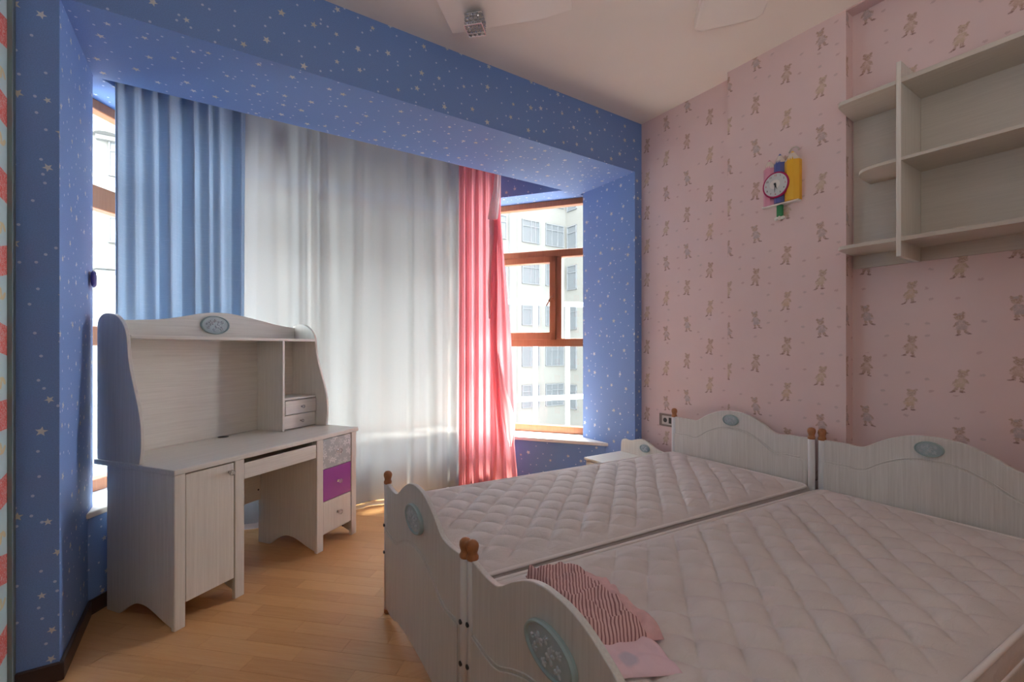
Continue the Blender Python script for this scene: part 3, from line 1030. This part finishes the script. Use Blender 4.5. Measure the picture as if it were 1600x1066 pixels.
def medallion(parent, loc, hw, hh, rz, seed=0, depth=0.014):
    """oval plaque with a rim and raised flowers; local x across, z up, faces -y"""
    c, s = math.cos(rz), math.sin(rz)

    def tf(p):
        return (loc[0] + p[0] * c - p[1] * s, loc[1] + p[0] * s + p[1] * c, loc[2] + p[2])
    n = 36

    def ring(k, y):
        return [tf((hw * k * math.cos(2 * PI * i / n), y, hh * k * math.sin(2 * PI * i / n))) for i in range(n)]
    prof = [(1.0, 0.0), (1.0, -depth * .6), (0.96, -depth), (0.90, -depth), (0.87, -depth * .55)]
    b = MB()
    for i in range(len(prof) - 1):
        r0, r1 = ring(*prof[i]), ring(*prof[i + 1])
        b.add(r0 + r1, [(k, (k + 1) % n, n + (k + 1) % n, n + k) for k in range(n)])
    b.add(ring(1.0, 0.0), [tuple(range(n))])
    rim = b.build('medallion', M['medalrim'], parent, smooth=True)
    f = MB()
    for k0, k1, y0, y1 in ((0.87, 0.5, -depth * .55, -depth * .75), (0.5, 0.02, -depth * .75, -depth * .8)):
        r0, r1 = ring(k0, y0), ring(k1, y1)
        f.add(r0 + r1, [(k, (k + 1) % n, n + (k + 1) % n, n + k) for k in range(n)])
    f.add(ring(0.02, -depth * .8), [tuple(range(n))])
    f.build('face', M['medal'], rim, smooth=True)
    rnd = random.Random(seed)
    fl = MB()
    for cx, cz, r in ((-.32, .22, .30), (.12, -.08, .34), (.42, -.38, .26), (-.05, .45, .2), (-.5, -.25, .2), (.45, .3, .2), (-.12, -.52, .2), (.2, .3, .15), (-.62, .1, .13)):
        R = r * hh
        for q in range(5):
            a = 2 * PI * q / 5 + rnd.uniform(0, 1)
            px, pz = cx * hw + R * .55 * math.cos(a), cz * hh + R * .55 * math.sin(a)
            m = MB().ball((0, 0, 0), (R * .48, 0.004, R * .3), 8, 6)
            ca, sa = math.cos(a), math.sin(a)
            fl.add([tf((px + v[0] * ca - v[2] * sa, -depth * .82 + v[1], pz + v[0] * sa + v[2] * ca)) for v in m.v], m.f)
        m = MB().ball((cx * hw, -depth * .95, cz * hh), (R * .16, 0.003, R * .16), 8, 5)
        fl.add([tf(v) for v in m.v], m.f)
    fl.build('flower_relief', M['relief'], rim, smooth=True)
    return rim


def knob(parent, loc, r=0.013):
    """crystal knob on a chrome stem, facing -y"""
    k = MB().lathe([(r * .35, 0.001), (r * .35, -r * .9), (r * .7, -r * 1.0), (r * 1.05, -r * 1.6), (r, -r * 2.2), (r * .55, -r * 2.6)], 10, loc, 'y').build('knob', M['crystal'], parent)
    MB().lathe([(r * .6, 0.001), (r * .6, -r * .25), (r * .3, -r * .3)], 10, loc, 'y').build('knob_stem', M['chrome'], parent)
    return k


# ================================================================== DESK WITH HUTCH
DA = math.radians(35.24)
desk = thing('desk', 'white wooden desk with raised hutch and a purple drawer standing in the bay', 'desk', (-0.129, 2.603, 0), DA)


def D(mb, name, mat, parent=desk, **kw):
    kw.setdefault('bevel', 0.0025)
    return mb.build(name, mat, parent, **kw)


arch = smooth_curve([(0.51, 0.0), (0.43, 0.0), (0.40, 0.006), (0.352, 0.040), (0.298, 0.068), (0.255, 0.078), (0.202, 0.074), (0.144, 0.055), (0.10, 0.036), (0.03, 0.012)], 4)
side_poly = [(0.024, 0.715), (0.024, 0.012)] + arch[::-1] + [(0.51, 0.715)]
for u0, u1 in ((0.003, 0.021), (0.332, 0.350), (0.862, 0.880), (1.201, 1.219)):
    D(MB().prism([(p[0], p[1]) for p in side_poly], u0, u1, 'yz'), 'side_panel', M['wz'])
for u0, u1 in ((0.0, 0.050), (0.300, 0.353), (0.858, 0.912), (1.174, 1.222)):
    D(MB().box(u0, 0.0, 0.0, u1, 0.024, 0.715), 'leg', M['wz'], bevel=0.004)
D(MB().box(-0.004, -0.006, 0.715, 1.238, 0.605, 0.741), 'desktop', M['wx'], bevel=0.004)
# left cupboard
D(MB().box(0.021, 0.03, 0.105, 0.332, 0.50, 0.121), 'bottom_panel', M['wx'])
D(MB().box(0.021, 0.49, 0.105, 0.332, 0.50, 0.712), 'back_panel', M['wz'])
dr = D(MB().box(0.054, 0.003, 0.112, 0.296, 0.021, 0.708), 'door', M['wz'])
knob(dr, (0.268, 0.003, 0.665), 0.014)
# drawers on the right
D(MB().box(0.880, 0.03, 0.085, 1.201, 0.50, 0.099), 'bottom_panel', M['wx'])
D(MB().box(0.880, 0.49, 0.085, 1.201, 0.50, 0.712), 'back_panel', M['wz'])
for z0, z1, mt, lab in ((0.517, 0.709, 'flower', 'grey drawer front with white flower print'), (0.310, 0.513, 'purple', 'purple drawer front'), (0.104, 0.306, 'wz', 'plain whitewashed drawer front')):
    d_ = D(MB().box(0.915, 0.004, z0, 1.171, 0.022, z1), 'drawer', M[mt])
    d_['label'] = lab
    knob(d_, (1.043, 0.004, (z0 + z1) / 2 + 0.004), 0.014)
# keyboard drawer in the knee hole
kd = D(MB().box(0.355, 0.004, 0.606, 0.856, 0.020, 0.690).box(0.365, 0.020, 0.612, 0.846, 0.40, 0.626), 'keyboard_drawer', M['wx'])
for u0 in (0.355, 0.849):
    D(MB().box(u0, 0.03, 0.60, u0 + 0.007, 0.42, 0.705), 'drawer_runner', M['wx'], bevel=0.001)
D(MB().box(0.35, 0.488, 0.288, 0.862, 0.504, 0.715), 'modesty_panel', M['wx'])
for u, z in ((0.842, 0.357), (0.842, 0.52), (0.37, 0.357)):
    D(MB().lathe([(0.006, 0.487), (0.006, 0.484), (0.003, 0.483)], 8, (u, 0, z), 'y'), 'screw', M['steel'], bevel=0)
for z in (0.045,):
    D(MB().lathe([(0.006, 1.196), (0.006, 1.200), (0.006, 1.202)], 8, (0, 0.10, z), 'x'), 'screw', M['steel'], bevel=0)
D(MB().lathe([(0.030, 0.7412), (0.030, 0.7435), (0.022, 0.7435), (0.022, 0.742), (0.0, 0.742)], 18, (0.632, 0.535, 0), 'z'), 'cable_grommet', M['steel'], bevel=0)
# hutch
hs = smooth_curve([(0.588, 1.38), (0.584, 1.425), (0.568, 1.452), (0.534, 1.470), (0.478, 1.471), (0.43, 1.458), (0.385, 1.422), (0.358, 1.375), (0.349, 1.33), (0.341, 1.26), (0.324, 1.188), (0.300, 1.115), (0.272, 1.035), (0.251, 0.96), (0.243, 0.90), (0.242, 0.83), (0.248, 0.78), (0.256, 0.7415)], 4)
for u0, u1 in ((0.002, 0.020), (1.200, 1.218)):
    D(MB().prism([(0.588, 0.7415)] + hs, u0, u1, 'yz'), 'hutch_side', M['wz'])
D(MB().box(0.020, 0.566, 0.7415, 1.200, 0.578, 1.36), 'hutch_back', M['wx'])
D(MB().box(0.020, 0.352, 1.345, 1.200, 0.566, 1.363), 'hutch_shelf', M['wx'])
crest = smooth_curve([(0.020, 1.443), (0.129, 1.447), (0.253, 1.457), (0.337, 1.469), (0.416, 1.486), (0.522, 1.510), (0.623, 1.519), (0.732, 1.513), (0.873, 1.492), (1.027, 1.465), (1.12, 1.453), (1.200, 1.448)], 4)
D(MB().prism([(0.020, 1.363)] + crest + [(1.200, 1.363)], 0.545, 0.563, 'xz'), 'crest_board', M['wx'])
medallion(desk, (0.585, 0.545, 1.440), 0.092, 0.057, 0, 3)
D(MB().box(0.900, 0.335, 0.7415, 0.918, 0.566, 1.345), 'divider', M['wz'])
D(MB().box(0.918, 0.345, 0.944, 1.200, 0.566, 0.958), 'hutch_shelf', M['wx'])
D(MB().box(0.918, 0.375, 0.7415, 1.200, 0.566, 0.746), 'drawer_box', M['wx'])
for z0, z1, e in ((0.846, 0.940, 0.337), (0.748, 0.841, 0.346)):
    d_ = D(MB().box(0.926, e, z0, 1.196, e + 0.015, z1).box(0.930, e + 0.015, z0 + 0.006, 1.190, 0.56, z1 - 0.01), 'drawer', M['wx'], bevel=0.002)
    d_['label'] = 'small drawer of the hutch'
    knob(d_, (1.061, e, (z0 + z1) / 2), 0.011)

# ================================================================== BEDS
BW, BL = 0.921, 2.045


def mattress(parent, name='mattress', seed=0, zt=0.566):
    rnd = random.Random(seed)
    u0, u1, v0, v1 = 0.035, 2.005, -0.925, -0.010
    zb = 0.462
    nu, nv = 330, 156
    U = np.linspace(u0, u1, nu)[:, None]
    V = np.linspace(v0, v1, nv)[None, :]
    P = 0.1504
    ph = 0.02 * seed
    # seams wander a little so the diamonds are not ruled
    w1 = 0.006 * np.sin(5.1 * U + 3 * V + seed) + 0.004 * np.sin(11 * V - 7 * U)
    w2 = 0.006 * np.sin(4.3 * V - 3.1 * U + seed * 2) + 0.004 * np.sin(9 * U + 6 * V)
    a = np.abs(np.sin(PI * (U + V + w1 + 0.145 + ph) / P))
    b = np.abs(np.sin(PI * (U - V + w2 - 0.9185 + ph) / P))
    puff = (np.minimum(a, 1) * np.minimum(b, 1) + 0.0004) ** 0.36 * 0.027
    d = np.minimum(np.minimum(U - u0, u1 - U), np.minimum(V - v0, v1 - V))
    R = 0.035
    k = np.clip(d / R, 0, 1)
    edge = -0.016 * (1 - np.sqrt(1 - (1 - k) ** 2))
    soft = 0.004 * np.sin(3.3 * U + 1.1 + seed) * np.cos(5.2 * V + seed) + 0.003 * np.sin(7 * U - 4 * V)
    Z = zt + edge + puff * np.clip((d - 0.012) / 0.085, 0, 1) + soft * np.clip(d / .1, 0, 1)
    rows = [[(float(U[i, 0]), float(V[0, j]), float(Z[i, j])) for j in range(nv)] for i in range(nu)]
    m = MB().grid(rows)
    # sides and underside
    loop = [(float(U[i, 0]), v0) for i in range(nu)] + [(u1, float(V[0, j])) for j in range(1, nv)] + \
           [(float(U[i, 0]), v1) for i in range(nu - 2, -1, -1)] + [(u0, float(V[0, j])) for j in range(nv - 2, 0, -1)]
    zed = zt - 0.016
    n = len(loop)
    cx, cyy = (u0 + u1) / 2, (v0 + v1) / 2

    def outl(p, e):
        return (p[0] + math.copysign(e, p[0] - cx) * (abs(p[0] - cx) > (u1 - u0) / 2 - 1e-4), p[1] + math.copysign(e, p[1] - cyy) * (abs(p[1] - cyy) > (v1 - v0) / 2 - 1e-4))
    levels = [(zed, 0), (zed - 0.015, .005), ((zed + zb) / 2, .007), (zb + 0.012, .005), (zb, 0)]
    vs_ = [(*outl(p, e), z) for z, e in levels for p in loop]
    fs_ = [(i * n + q, i * n + (q + 1) % n, (i + 1) * n + (q + 1) % n, (i + 1) * n + q) for i in range(len(levels) - 1) for q in range(n)]
    m.add(vs_, fs_)
    m.add([(u0, v0, zb), (u1, v0, zb), (u1, v1, zb), (u0, v1, zb)], [(0, 1, 2, 3)])
    o = m.build(name, M['quilt'], parent, smooth=True)

    def rr(z, e, r=0.05):
        pts = []
        for (x, y, a0) in ((u1 - r + e, v1 - r + e, 0), (u0 + r - e, v1 - r + e, PI / 2), (u0 + r - e, v0 + r - e, PI), (u1 - r + e, v0 + r - e, 1.5 * PI)):
            for q in range(7):
                a_ = a0 + PI / 2 * q / 6
                pts.append((x + r * math.cos(a_), y + r * math.sin(a_), z))
        return pts
    MB().tube(rr(zt - 0.008, 0.003), 0.0075, 8, True).build('piping', M['piping'], o, smooth=True)
    MB().tube(rr(zb + 0.008, 0.003), 0.0065, 8, True).build('piping', M['piping'], o, smooth=True)
    return o


def wavy(zlow, z0, z1, dip, n=40):
    """top edge of an end panel, v from -BW to 0: low shoulders, a hump in the middle"""
    half = smooth_curve([(0.0, z0 + 0.004), (-0.07, z0 - dip * .6), (-0.125, z0 - dip), (-0.19, z0 + dip * .4), (-0.27, z0 + (z1 - z0) * .48), (-0.345, z0 + (z1 - z0) * .83), (-0.41, z0 + (z1 - z0) * .98), (-0.4605, z1)], 5)
    full = half + [(-BW - p[0], p[1]) for p in half[-2::-1]]
    return full


CAP = [(0.0165, 0.0), (0.0195, 0.004), (0.0195, 0.012), (0.0160, 0.018), (0.0155, 0.024), (0.0185, 0.033), (0.0205, 0.042), (0.0190, 0.053), (0.0120, 0.061), (0.0, 0.064)]


def make_bed(name, label, loc, rz, seed):
    bed = thing(name, label, 'bed', loc, rz, 'single beds pushed side by side')

    def end_board(nm, u, ztop, zcrest, dip, gz0, gz1, zbot, hh, hw, capz, moz):
        pan = wavy(0, ztop, zcrest, dip)
        pan = [p for p in pan if -BW + 0.012 < p[1 - 1] < -0.012]
        pan = [(-0.012, pan[0][1])] + pan + [(-BW + 0.012, pan[-1][1])]
        if zbot < 0.1:
            low = smooth_curve([(-BW + 0.03, zbot), (-BW + 0.12, zbot), (-0.70, zbot + 0.03), (-0.4605, zbot + 0.045), (-0.22, zbot + 0.03), (-0.12, zbot), (-0.03, zbot)], 4)
        else:
            low = [(-BW + 0.03, zbot), (-0.03, zbot)]
        eb = MB().prism(low + pan, u - 0.009, u + 0.009, 'yz').build(nm, M['bedz'], bed, bevel=0.003)
        # raised lower field whose top edge repeats the wave (the routed line of the photograph)
        gr = [(p[0], gz0 + (p[1] - ztop) * (gz1 - gz0) / (zcrest - ztop)) for p in wavy(0, ztop, zcrest, dip * 1.2)]
        gr = [p for p in gr if -BW + 0.040 < p[0] < -0.012]
        low2 = [(-BW + 0.040, zbot + 0.012)] + [(p[0], p[1] + 0.006) for p in low if -BW + 0.05 < p[0] < -0.02] + [(-0.012, zbot + 0.012)]
        MB().prism(low2 + [(-0.012, gr[0][1])] + gr + [(-BW + 0.040, gr[-1][1])], u - 0.0135, u - 0.009, 'yz').build('raised_field', M['bedz'], eb, bevel=0.003)
        MB().tube([(u - 0.0095, p[0], p[1] + 0.010) for p in gr], 0.0028, 6).build('bead', M['bedz'], eb, smooth=True)
        # medallion faces -u: rotate its local frame so that x runs along -v
        medallion(bed, (u - 0.0095, -0.450, moz), hw, hh, -PI / 2, seed)
        for v in (0.0, -BW):
            p = MB().lathe([(0.0175, 0.022), (0.0175, capz - 0.003), (0.0160, capz)], 20, (u, v, 0), 'z').build('post', M['post'], bed, smooth=True)
            MB().lathe([(r, z + capz) for r, z in CAP], 18, (u, v, 0), 'z').build('cap', M['knobwood'], p, smooth=True)['label'] = 'turned brown wooden cap'
            MB().lathe([(0.017, 0.0), (0.0195, 0.004), (0.0195, 0.018), (0.016, 0.023)], 16, (u, v, 0), 'z').build('foot', M['knobwood'], p, smooth=True)['label'] = 'brown wooden foot'
            for z in (0.432, 0.300):
                sg = -1 if nm == 'footboard' else 1
                MB().lathe([(0.008, u + sg * 0.015), (0.008, u + sg * 0.021), (0.004, u + sg * 0.023)], 10, (0, v, z), 'x').build('bolt', M['steel'], p)
        return eb
    end_board('footboard', 0.0, 0.634, 0.738, 0.006, 0.402, 0.488, 0.026, 0.056, 0.102, 0.632, 0.606)
    end_board('headboard', BL, 0.808, 0.902, -0.002, 0.688, 0.788, 0.15, 0.034, 0.053, 0.806, 0.846)
    for v in (-0.004, -BW + 0.004):
        MB().box(0.020, v - 0.010, 0.295, BL - 0.020, v + 0.010, 0.452).build('side_rail', M['bedz'], bed, bevel=0.003)
    for k in range(12):
        x = 0.10 + k * 0.165
        MB().box(x, -BW + 0.016, 0.430, x + 0.07, -0.016, 0.448).build('slat', M['wy'], bed, bevel=0.002)
    return bed


bedA = make_bed('single_bed', 'white single bed standing nearer the window, its mattress bare', (0.7372, 2.2279, 0), -0.0568, 0)
bedB = make_bed('single_bed', 'white single bed nearest the camera with pink clothes on its mattress', (0.6957, 1.2817, 0), -0.0669, 1)
mA = thing('mattress', 'quilted white mattress on the bed nearer the window', 'mattress', (0.7372, 2.2279, 0), -0.0568, 'quilted mattresses')
mattress(mA, 'quilted_cover', 0, 0.568)
mB = thing('mattress', 'quilted beige mattress under the folded pink clothes', 'mattress', (0.6957, 1.2817, 0), -0.0669, 'quilted mattresses')
mattress(mB, 'quilted_cover', 1, 0.557)

# ------------------------------------------------------------------ clothes on the near bed (local frame of the near bed)


def patch(corners, nu, nv, thick, z0, amp, seed, edge=0.02):
    """a cloth lying on the mattress: four corners, a closed skin with wrinkles"""
    rnd = random.Random(seed)
    A, B, C_, D_ = [Vector(c) for c in corners]
    so_ = Vector((rnd.uniform(0, 50), rnd.uniform(0, 50), 0))
    top, bot = [], []
    for i in range(nu + 1):
        s = i / nu
        rt, rb = [], []
        for j in range(nv + 1):
            t = j / nv
            p = (A * (1 - s) + B * s) * (1 - t) + (D_ * (1 - s) + C_ * s) * t
            e = min(s, 1 - s, t, 1 - t)
            q = p + Vector((noise.noise(Vector((p.x * 18, p.y * 18, seed))), noise.noise(Vector((p.x * 18, p.y * 18, seed + 9))))) * 0.010
            h = amp * (noise.noise(Vector((p.x * 22, p.y * 22, 0)) + so_) * .7 + noise.noise(Vector((p.x * 48, p.y * 30, 3)) + so_) * .5 + .6)
            k = min(1, e / 0.09) ** 0.5
            rt.append((q.x, q.y, z0 + thick * k + h * k + 0.002))
            rb.append((q.x, q.y, z0))
        top.append(rt)
        bot.append(rb)
    m = MB().grid(top).grid(bot)
    n1 = (nv + 1)
    o = (nu + 1) * n1
    loop = [i * n1 for i in range(nu + 1)] + [nu * n1 + j for j in range(1, nv + 1)] + [i * n1 + nv for i in range(nu - 1, -1, -1)] + [j for j in range(nv - 1, 0, -1)]
    for q in range(len(loop)):
        a, b = loop[q], loop[(q + 1) % len(loop)]
        m.f.append((a, b, b + o, a + o))
    return m


def on_bed(o):
    o.location = (0.6957, 1.2817, 0)
    o.rotation_euler = (0, 0, -0.0669)
    return o


tag(on_bed(patch([(0.16, -0.20), (0.33, -0.24), (0.225, -0.625), (0.06, -0.56)], 24, 46, 0.006, 0.577, 0.012, 4).build('pink_cloth', M['pinkcloth'], smooth=True)),
    'pale pink spotted cloth lying flat under the striped knit garment', 'clothing')
kn = thing('folded_garment', 'folded pink knit garment with dark stripes on the nearer mattress', 'clothing', (0.6957, 1.2817, 0), -0.0669)
patch([(0.13, -0.10), (0.285, -0.165), (0.235, -0.515), (0.085, -0.47)], 30, 54, 0.022, 0.590, 0.032, 8).build('striped_body', M['knit'], kn, smooth=True)
pp = patch([(0.255, -0.16), (0.312, -0.235), (0.268, -0.53), (0.215, -0.50)], 16, 40, 0.016, 0.588, 0.024, 12).build('plain_sleeve', M['plainpink'], kn, smooth=True)
pp['label'] = 'plain dusty pink part tucked behind the stripes'

# ================================================================== NIGHTSTAND
ns = thing('nightstand', 'small white nightstand in the corner behind the window-side bed', 'nightstand', (2.372, 2.15, 0))
MB().box(0.0, 0.0, 0.455, 0.40, 0.462, 0.474).build('top', M['wy'], ns, bevel=0.004)
MB().box(0.012, 0.010, 0.03, 0.395, 0.026, 0.455).build('side_panel', M['wz'], ns, bevel=0.002)
MB().box(0.012, 0.436, 0.03, 0.395, 0.452, 0.455).build('side_panel', M['wz'], ns, bevel=0.002)
MB().box(0.385, 0.026, 0.03, 0.395, 0.436, 0.455).build('back_panel', M['wz'], ns)
MB().box(0.02, 0.026, 0.05, 0.385, 0.436, 0.066).build('bottom_panel', M['wy'], ns)
for z0, z1 in ((0.265, 0.448), (0.072, 0.258)):
    d_ = MB().box(0.006, 0.030, z0, 0.022, 0.432, z1).build('drawer', M['wy'], ns, bevel=0.002)
    MB().lathe([(0.005, 0.006), (0.005, -0.006), (0.013, -0.010), (0.012, -0.022), (0.0, -0.026)], 12, (0, 0.231, (z0 + z1) / 2), 'x').build('knob', M['crystal'], d_, smooth=True)
bk = [(0.452, 0.474), (0.448, 0.54), (0.438, 0.568), (0.41, 0.580), (0.375, 0.576), (0.345, 0.578), (0.30, 0.592), (0.255, 0.602), (0.21, 0.598), (0.16, 0.578), (0.115, 0.558), (0.07, 0.545), (0.03, 0.538), (0.012, 0.52), (0.010, 0.474)]
nb = MB().prism(smooth_curve(bk, 4), 0.383, 0.399, 'yz').build('backboard', M['wz'], ns, bevel=0.003)
medallion(ns, (0.382, 0.205, 0.540), 0.045, 0.030, -PI / 2, 5, 0.010)

# ================================================================== WALL SHELF
SX = 2.60
sf = thing('wall_shelf', 'white open shelving unit hung on the pink wall above the near bed', 'shelf', (SX, 0.0, 1.713))
XW = XR - SX


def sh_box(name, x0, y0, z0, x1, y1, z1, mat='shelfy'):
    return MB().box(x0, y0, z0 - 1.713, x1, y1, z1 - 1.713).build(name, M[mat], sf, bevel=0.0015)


sh_box('back_panel', XW - 0.010, 0.769, 1.716, XW, 1.046, 2.515)
sh_box('back_panel', XW - 0.010, -0.62, 1.716, XW, 0.769, 2.515)
sh_box('upright', 0.0, 0.769, 1.713, XW - 0.010, 0.787, 2.592, 'wz')
sh_box('upright', 0.0, -0.62, 1.713, XW - 0.010, -0.602, 2.592, 'wz')
for z0, z1 in ((2.494, 2.515), (2.143, 2.158), (1.781, 1.800)):
    sh_box('shelf_board', 0.0, -0.602, z0, XW - 0.010, 0.769, z1)
for z0, z1 in ((2.494, 2.512), (1.783, 1.800)):
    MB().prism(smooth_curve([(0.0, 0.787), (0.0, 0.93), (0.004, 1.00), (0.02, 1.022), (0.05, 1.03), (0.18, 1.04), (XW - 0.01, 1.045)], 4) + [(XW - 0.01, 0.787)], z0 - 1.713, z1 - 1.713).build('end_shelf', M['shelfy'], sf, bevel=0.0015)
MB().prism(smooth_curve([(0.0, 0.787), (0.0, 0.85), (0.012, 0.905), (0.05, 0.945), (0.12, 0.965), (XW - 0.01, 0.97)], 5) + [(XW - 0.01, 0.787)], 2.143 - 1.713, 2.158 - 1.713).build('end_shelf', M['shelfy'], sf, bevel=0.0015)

# ================================================================== CLOCK
ck = thing('wall_clock', 'pencil shaped wall clock with pink blue and yellow pencils on the pillar', 'clock', (2.786, 1.373, 2.134))
# local: y across (positive = left in the picture), z up, -x out of the wall


def pencil(name, y0, y1, zb, zs, zt, d, mat, n_tooth=3):
    w_ = y1 - y0
    # hexagonal barrel
    hexa = [(0, y0), (-d * .6, y0), (-d, y0 + w_ * .28), (-d, y1 - w_ * .28), (-d * .6, y1), (0, y1)]
    b = MB().prism(hexa, zb, zs)
    ob = b.build(name, M[mat], ck, bevel=0.0015)
    # sharpened wood cone and lead
    cx, cyy = -d * .5, (y0 + y1) / 2

    def sect(k, z):
        return [(cx + (p[0] - cx) * k, cyy + (p[1] - cyy) * k, z) for p in hexa]
    t = MB()
    zz = [(1.0, zs), (0.30, zs + (zt - zs) * .78)]
    a, c_ = sect(*zz[0]), sect(*zz[1])
    t.add(a + c_, [(i, (i + 1) % 6, 6 + (i + 1) % 6, 6 + i) for i in range(6)] + [tuple(range(6)), tuple(range(6, 12))])
    t.build('pencil_tip', M['ctip'], ob)
    l = MB()
    c2 = sect(0.04, zt)
    l.add(c_ + c2, [(i, (i + 1) % 6, 6 + (i + 1) % 6, 6 + i) for i in range(6)] + [tuple(range(6, 12))])
    l.build('pencil_lead', M[mat], ob)
    # pointed paint teeth over the wood
    tm = MB()
    for q in range(n_tooth):
        ya, yb = y0 + w_ * (.28 + .44 * q / n_tooth), y0 + w_ * (.28 + .44 * (q + 1) / n_tooth)
        tm.add([(-d - .001, ya, zs - .004), (-d - .001, yb, zs - .004), (-d * .93 - .001, (ya + yb) / 2, zs + .016)], [(0, 1, 2)])
    tm.build('paint_teeth', M[mat], ob)
    return ob


pencil('pencil', 0.034, 0.098, 0.0, 0.222, 0.276, 0.036, 'cpink')['label'] = 'pink pencil'
pencil('pencil', -0.026, 0.036, 0.004, 0.235, 0.290, 0.040, 'cblue')['label'] = 'blue pencil'
pencil('pencil', -0.106, -0.026, 0.0, 0.226, 0.280, 0.050, 'cyellow')['label'] = 'yellow pencil'
MB().box(-0.040, -0.104, -0.008, 0.0, 0.099, 0.0).build('base_strip', M['cwhite'], ck, bevel=0.002)
dc = (0.012, 0.106)
rimo = MB().lathe([(0.062, -0.030), (0.073, -0.034), (0.075, -0.052), (0.070, -0.058), (0.066, -0.054)], 32, (0, dc[0], dc[1]), 'x').build('dial_rim', M['cmag'], ck, smooth=True)
di = MB().lathe([(0.0655, -0.046), (0.0655, -0.0552), (0.0, -0.0555)], 32, (0, dc[0], dc[1]), 'x').build('dial', M['cdial'], ck)
for k in range(12):
    a = PI / 6 * k
    cu_ = bpy.data.curves.new('numeral', 'FONT')
    cu_.body = str(k if k else 12)
    cu_.size = 0.015
    cu_.align_x = 'CENTER'
    cu_.align_y = 'CENTER'
    cu_.extrude = 0.0003
    no = bpy.data.objects.new('numeral', cu_)
    COL.objects.link(no)
    dg = bpy.context.evaluated_depsgraph_get()
    me = bpy.data.meshes.new_from_object(no.evaluated_get(dg))
    bpy.data.objects.remove(no)
    no = bpy.data.objects.new('numeral', me)
    COL.objects.link(no)
    me.materials.clear()
    me.materials.append(M['cblack'] if k % 3 else M['cred'])
    no.parent = di
    no.rotation_euler = (PI / 2, 0, -PI / 2)
    no.location = (-0.0556, dc[0] - 0.054 * math.sin(a), dc[1] + 0.054 * math.cos(a))
# plain printed shape on the dial and the hands
MB().ball((-0.0555, dc[0] + .004, dc[1] + .004), (0.0012, 0.030, 0.026), 16, 8).build('dial_print', M['cwhite'], di)


def hand(a, L, w_, x, mat='cblack'):
    dy, dz = -math.sin(a), math.cos(a)
    ny, nz = dz, -dy
    pts = [(dc[0] - dy * .01 + ny * w_, dc[1] - dz * .01 + nz * w_), (dc[0] + dy * L, dc[1] + dz * L), (dc[0] - dy * .01 - ny * w_, dc[1] - dz * .01 - nz * w_)]
    MB().prism(pts, x, x - 0.0015, 'yz').build('hand', M[mat], ck)


hand(math.radians(185), 0.044, 0.0035, -0.057)
hand(math.radians(158), 0.032, 0.005, -0.0590)
MB().lathe([(0.005, -0.055), (0.005, -0.0615), (0.0, -0.062)], 10, (0, dc[0], dc[1]), 'x').build('hub', M['cblack'], ck)
pen = MB().box(-0.030, -0.014, -0.075, -0.012, 0.020, -0.008).build('pendulum', M['cgreen'], ck, bevel=0.004)
MB().ball((-0.021, 0.022, -0.083), (0.011, 0.013, 0.011)).ball((-0.021, -0.012, -0.083), (0.011, 0.013, 0.011)).ball((-0.025, 0.004, -0.082), (0.010, 0.010, 0.012)).build('pendulum_feet', M['cwhite'], pen, smooth=True)
MB().tube([(-0.006, -0.066 + 0.026 * math.cos(q * PI / 8), 0.282 + 0.026 * math.sin(q * PI / 8)) for q in range(9)], 0.004, 6).build('hanging_loop', M['ctip'], ck, smooth=True)

# ================================================================== SOCKET
sk = thing('wall_socket', 'bronze double wall socket on the pink wall beside the bedpost', 'socket', (XR, 2.232, 0.760))
MB().box(-0.009, -0.076, -0.047, 0, 0.076, 0.047).build('plate', M['socketm'], sk, bevel=0.004)
MB().box(-0.012, -0.045, -0.032, -0.009, 0.048, 0.032).build('bezel', M['socketl'], sk, bevel=0.002)
MB().lathe([(0.017, -0.0120), (0.017, -0.0135), (0.0, -0.0140)], 16, (0, 0.018, 0.0), 'x').build('round_outlet', M['socketd'], sk)
MB().box(-0.0140, -0.038, -0.022, -0.012, -0.014, 0.022).build('switch_key', M['socketd'], sk, bevel=0.001)

# ================================================================== CEILING LAMP
cl = thing('ceiling_lamp', 'large white ceiling lamp of tilted square panels with a crystal spot', 'lamp', (1.125, 2.304, ZC), -PI / 4)
# local frame turned by -45 degrees: x runs along the near edge, -y into the room
MB().prism([(0.0, 0.0), (0.50, -0.012), (0.66, -0.05), (0.66, -0.62), (0.0, -0.62)], -0.040, -0.004).build('panel', M['lampw'], cl, bevel=0.006)
MB().prism([(1.29, 0.185), (1.33, 0.21), (1.59, 0.165), (1.615, 0.13), (1.615, -0.9), (1.28, -0.9)], -0.075, -0.008).build('panel', M['lampw'], cl, bevel=0.012)
MB().box(0.06, -0.85, -0.02, 1.26, -0.62, -0.002).build('mounting_plate', M['lampw'], cl, bevel=0.004)


def spot(x, y):
    h = MB().lathe([(0.030, -0.046), (0.030, -0.058), (0.022, -0.060)], 16, (x, y, 0), 'z').build('spot_base', M['chrome'], cl)
    c_ = MB()
    for i in range(4):
        for j in range(4):
            for k in range(3):
                if k == 0 or i in (0, 3) or j in (0, 3):
                    c_.ball((x + (i - 1.5) * 0.024, y + (j - 1.5) * 0.024, -0.112 + k * 0.023), (0.0135, 0.0135, 0.0135), 5, 3)
    c_.build('crystal_beads', M['crystal'], h)
    e_ = 0.045
    w_ = MB()
    for z in (-0.122, -0.062):
        w_.tube([(x - e_, y - e_, z), (x + e_, y - e_, z), (x + e_, y + e_, z), (x - e_, y + e_, z)], 0.0028, 6, True)
    w_.build('wire_frame', M['chrome'], h)
    MB().ball((x, y, -0.085), (0.02, 0.02, 0.024), 8, 6).build('bulb', M['chrome'], h, smooth=True)


spot(0.165, -0.120)
spot(0.50, -0.48)
spot(1.08, -0.45)
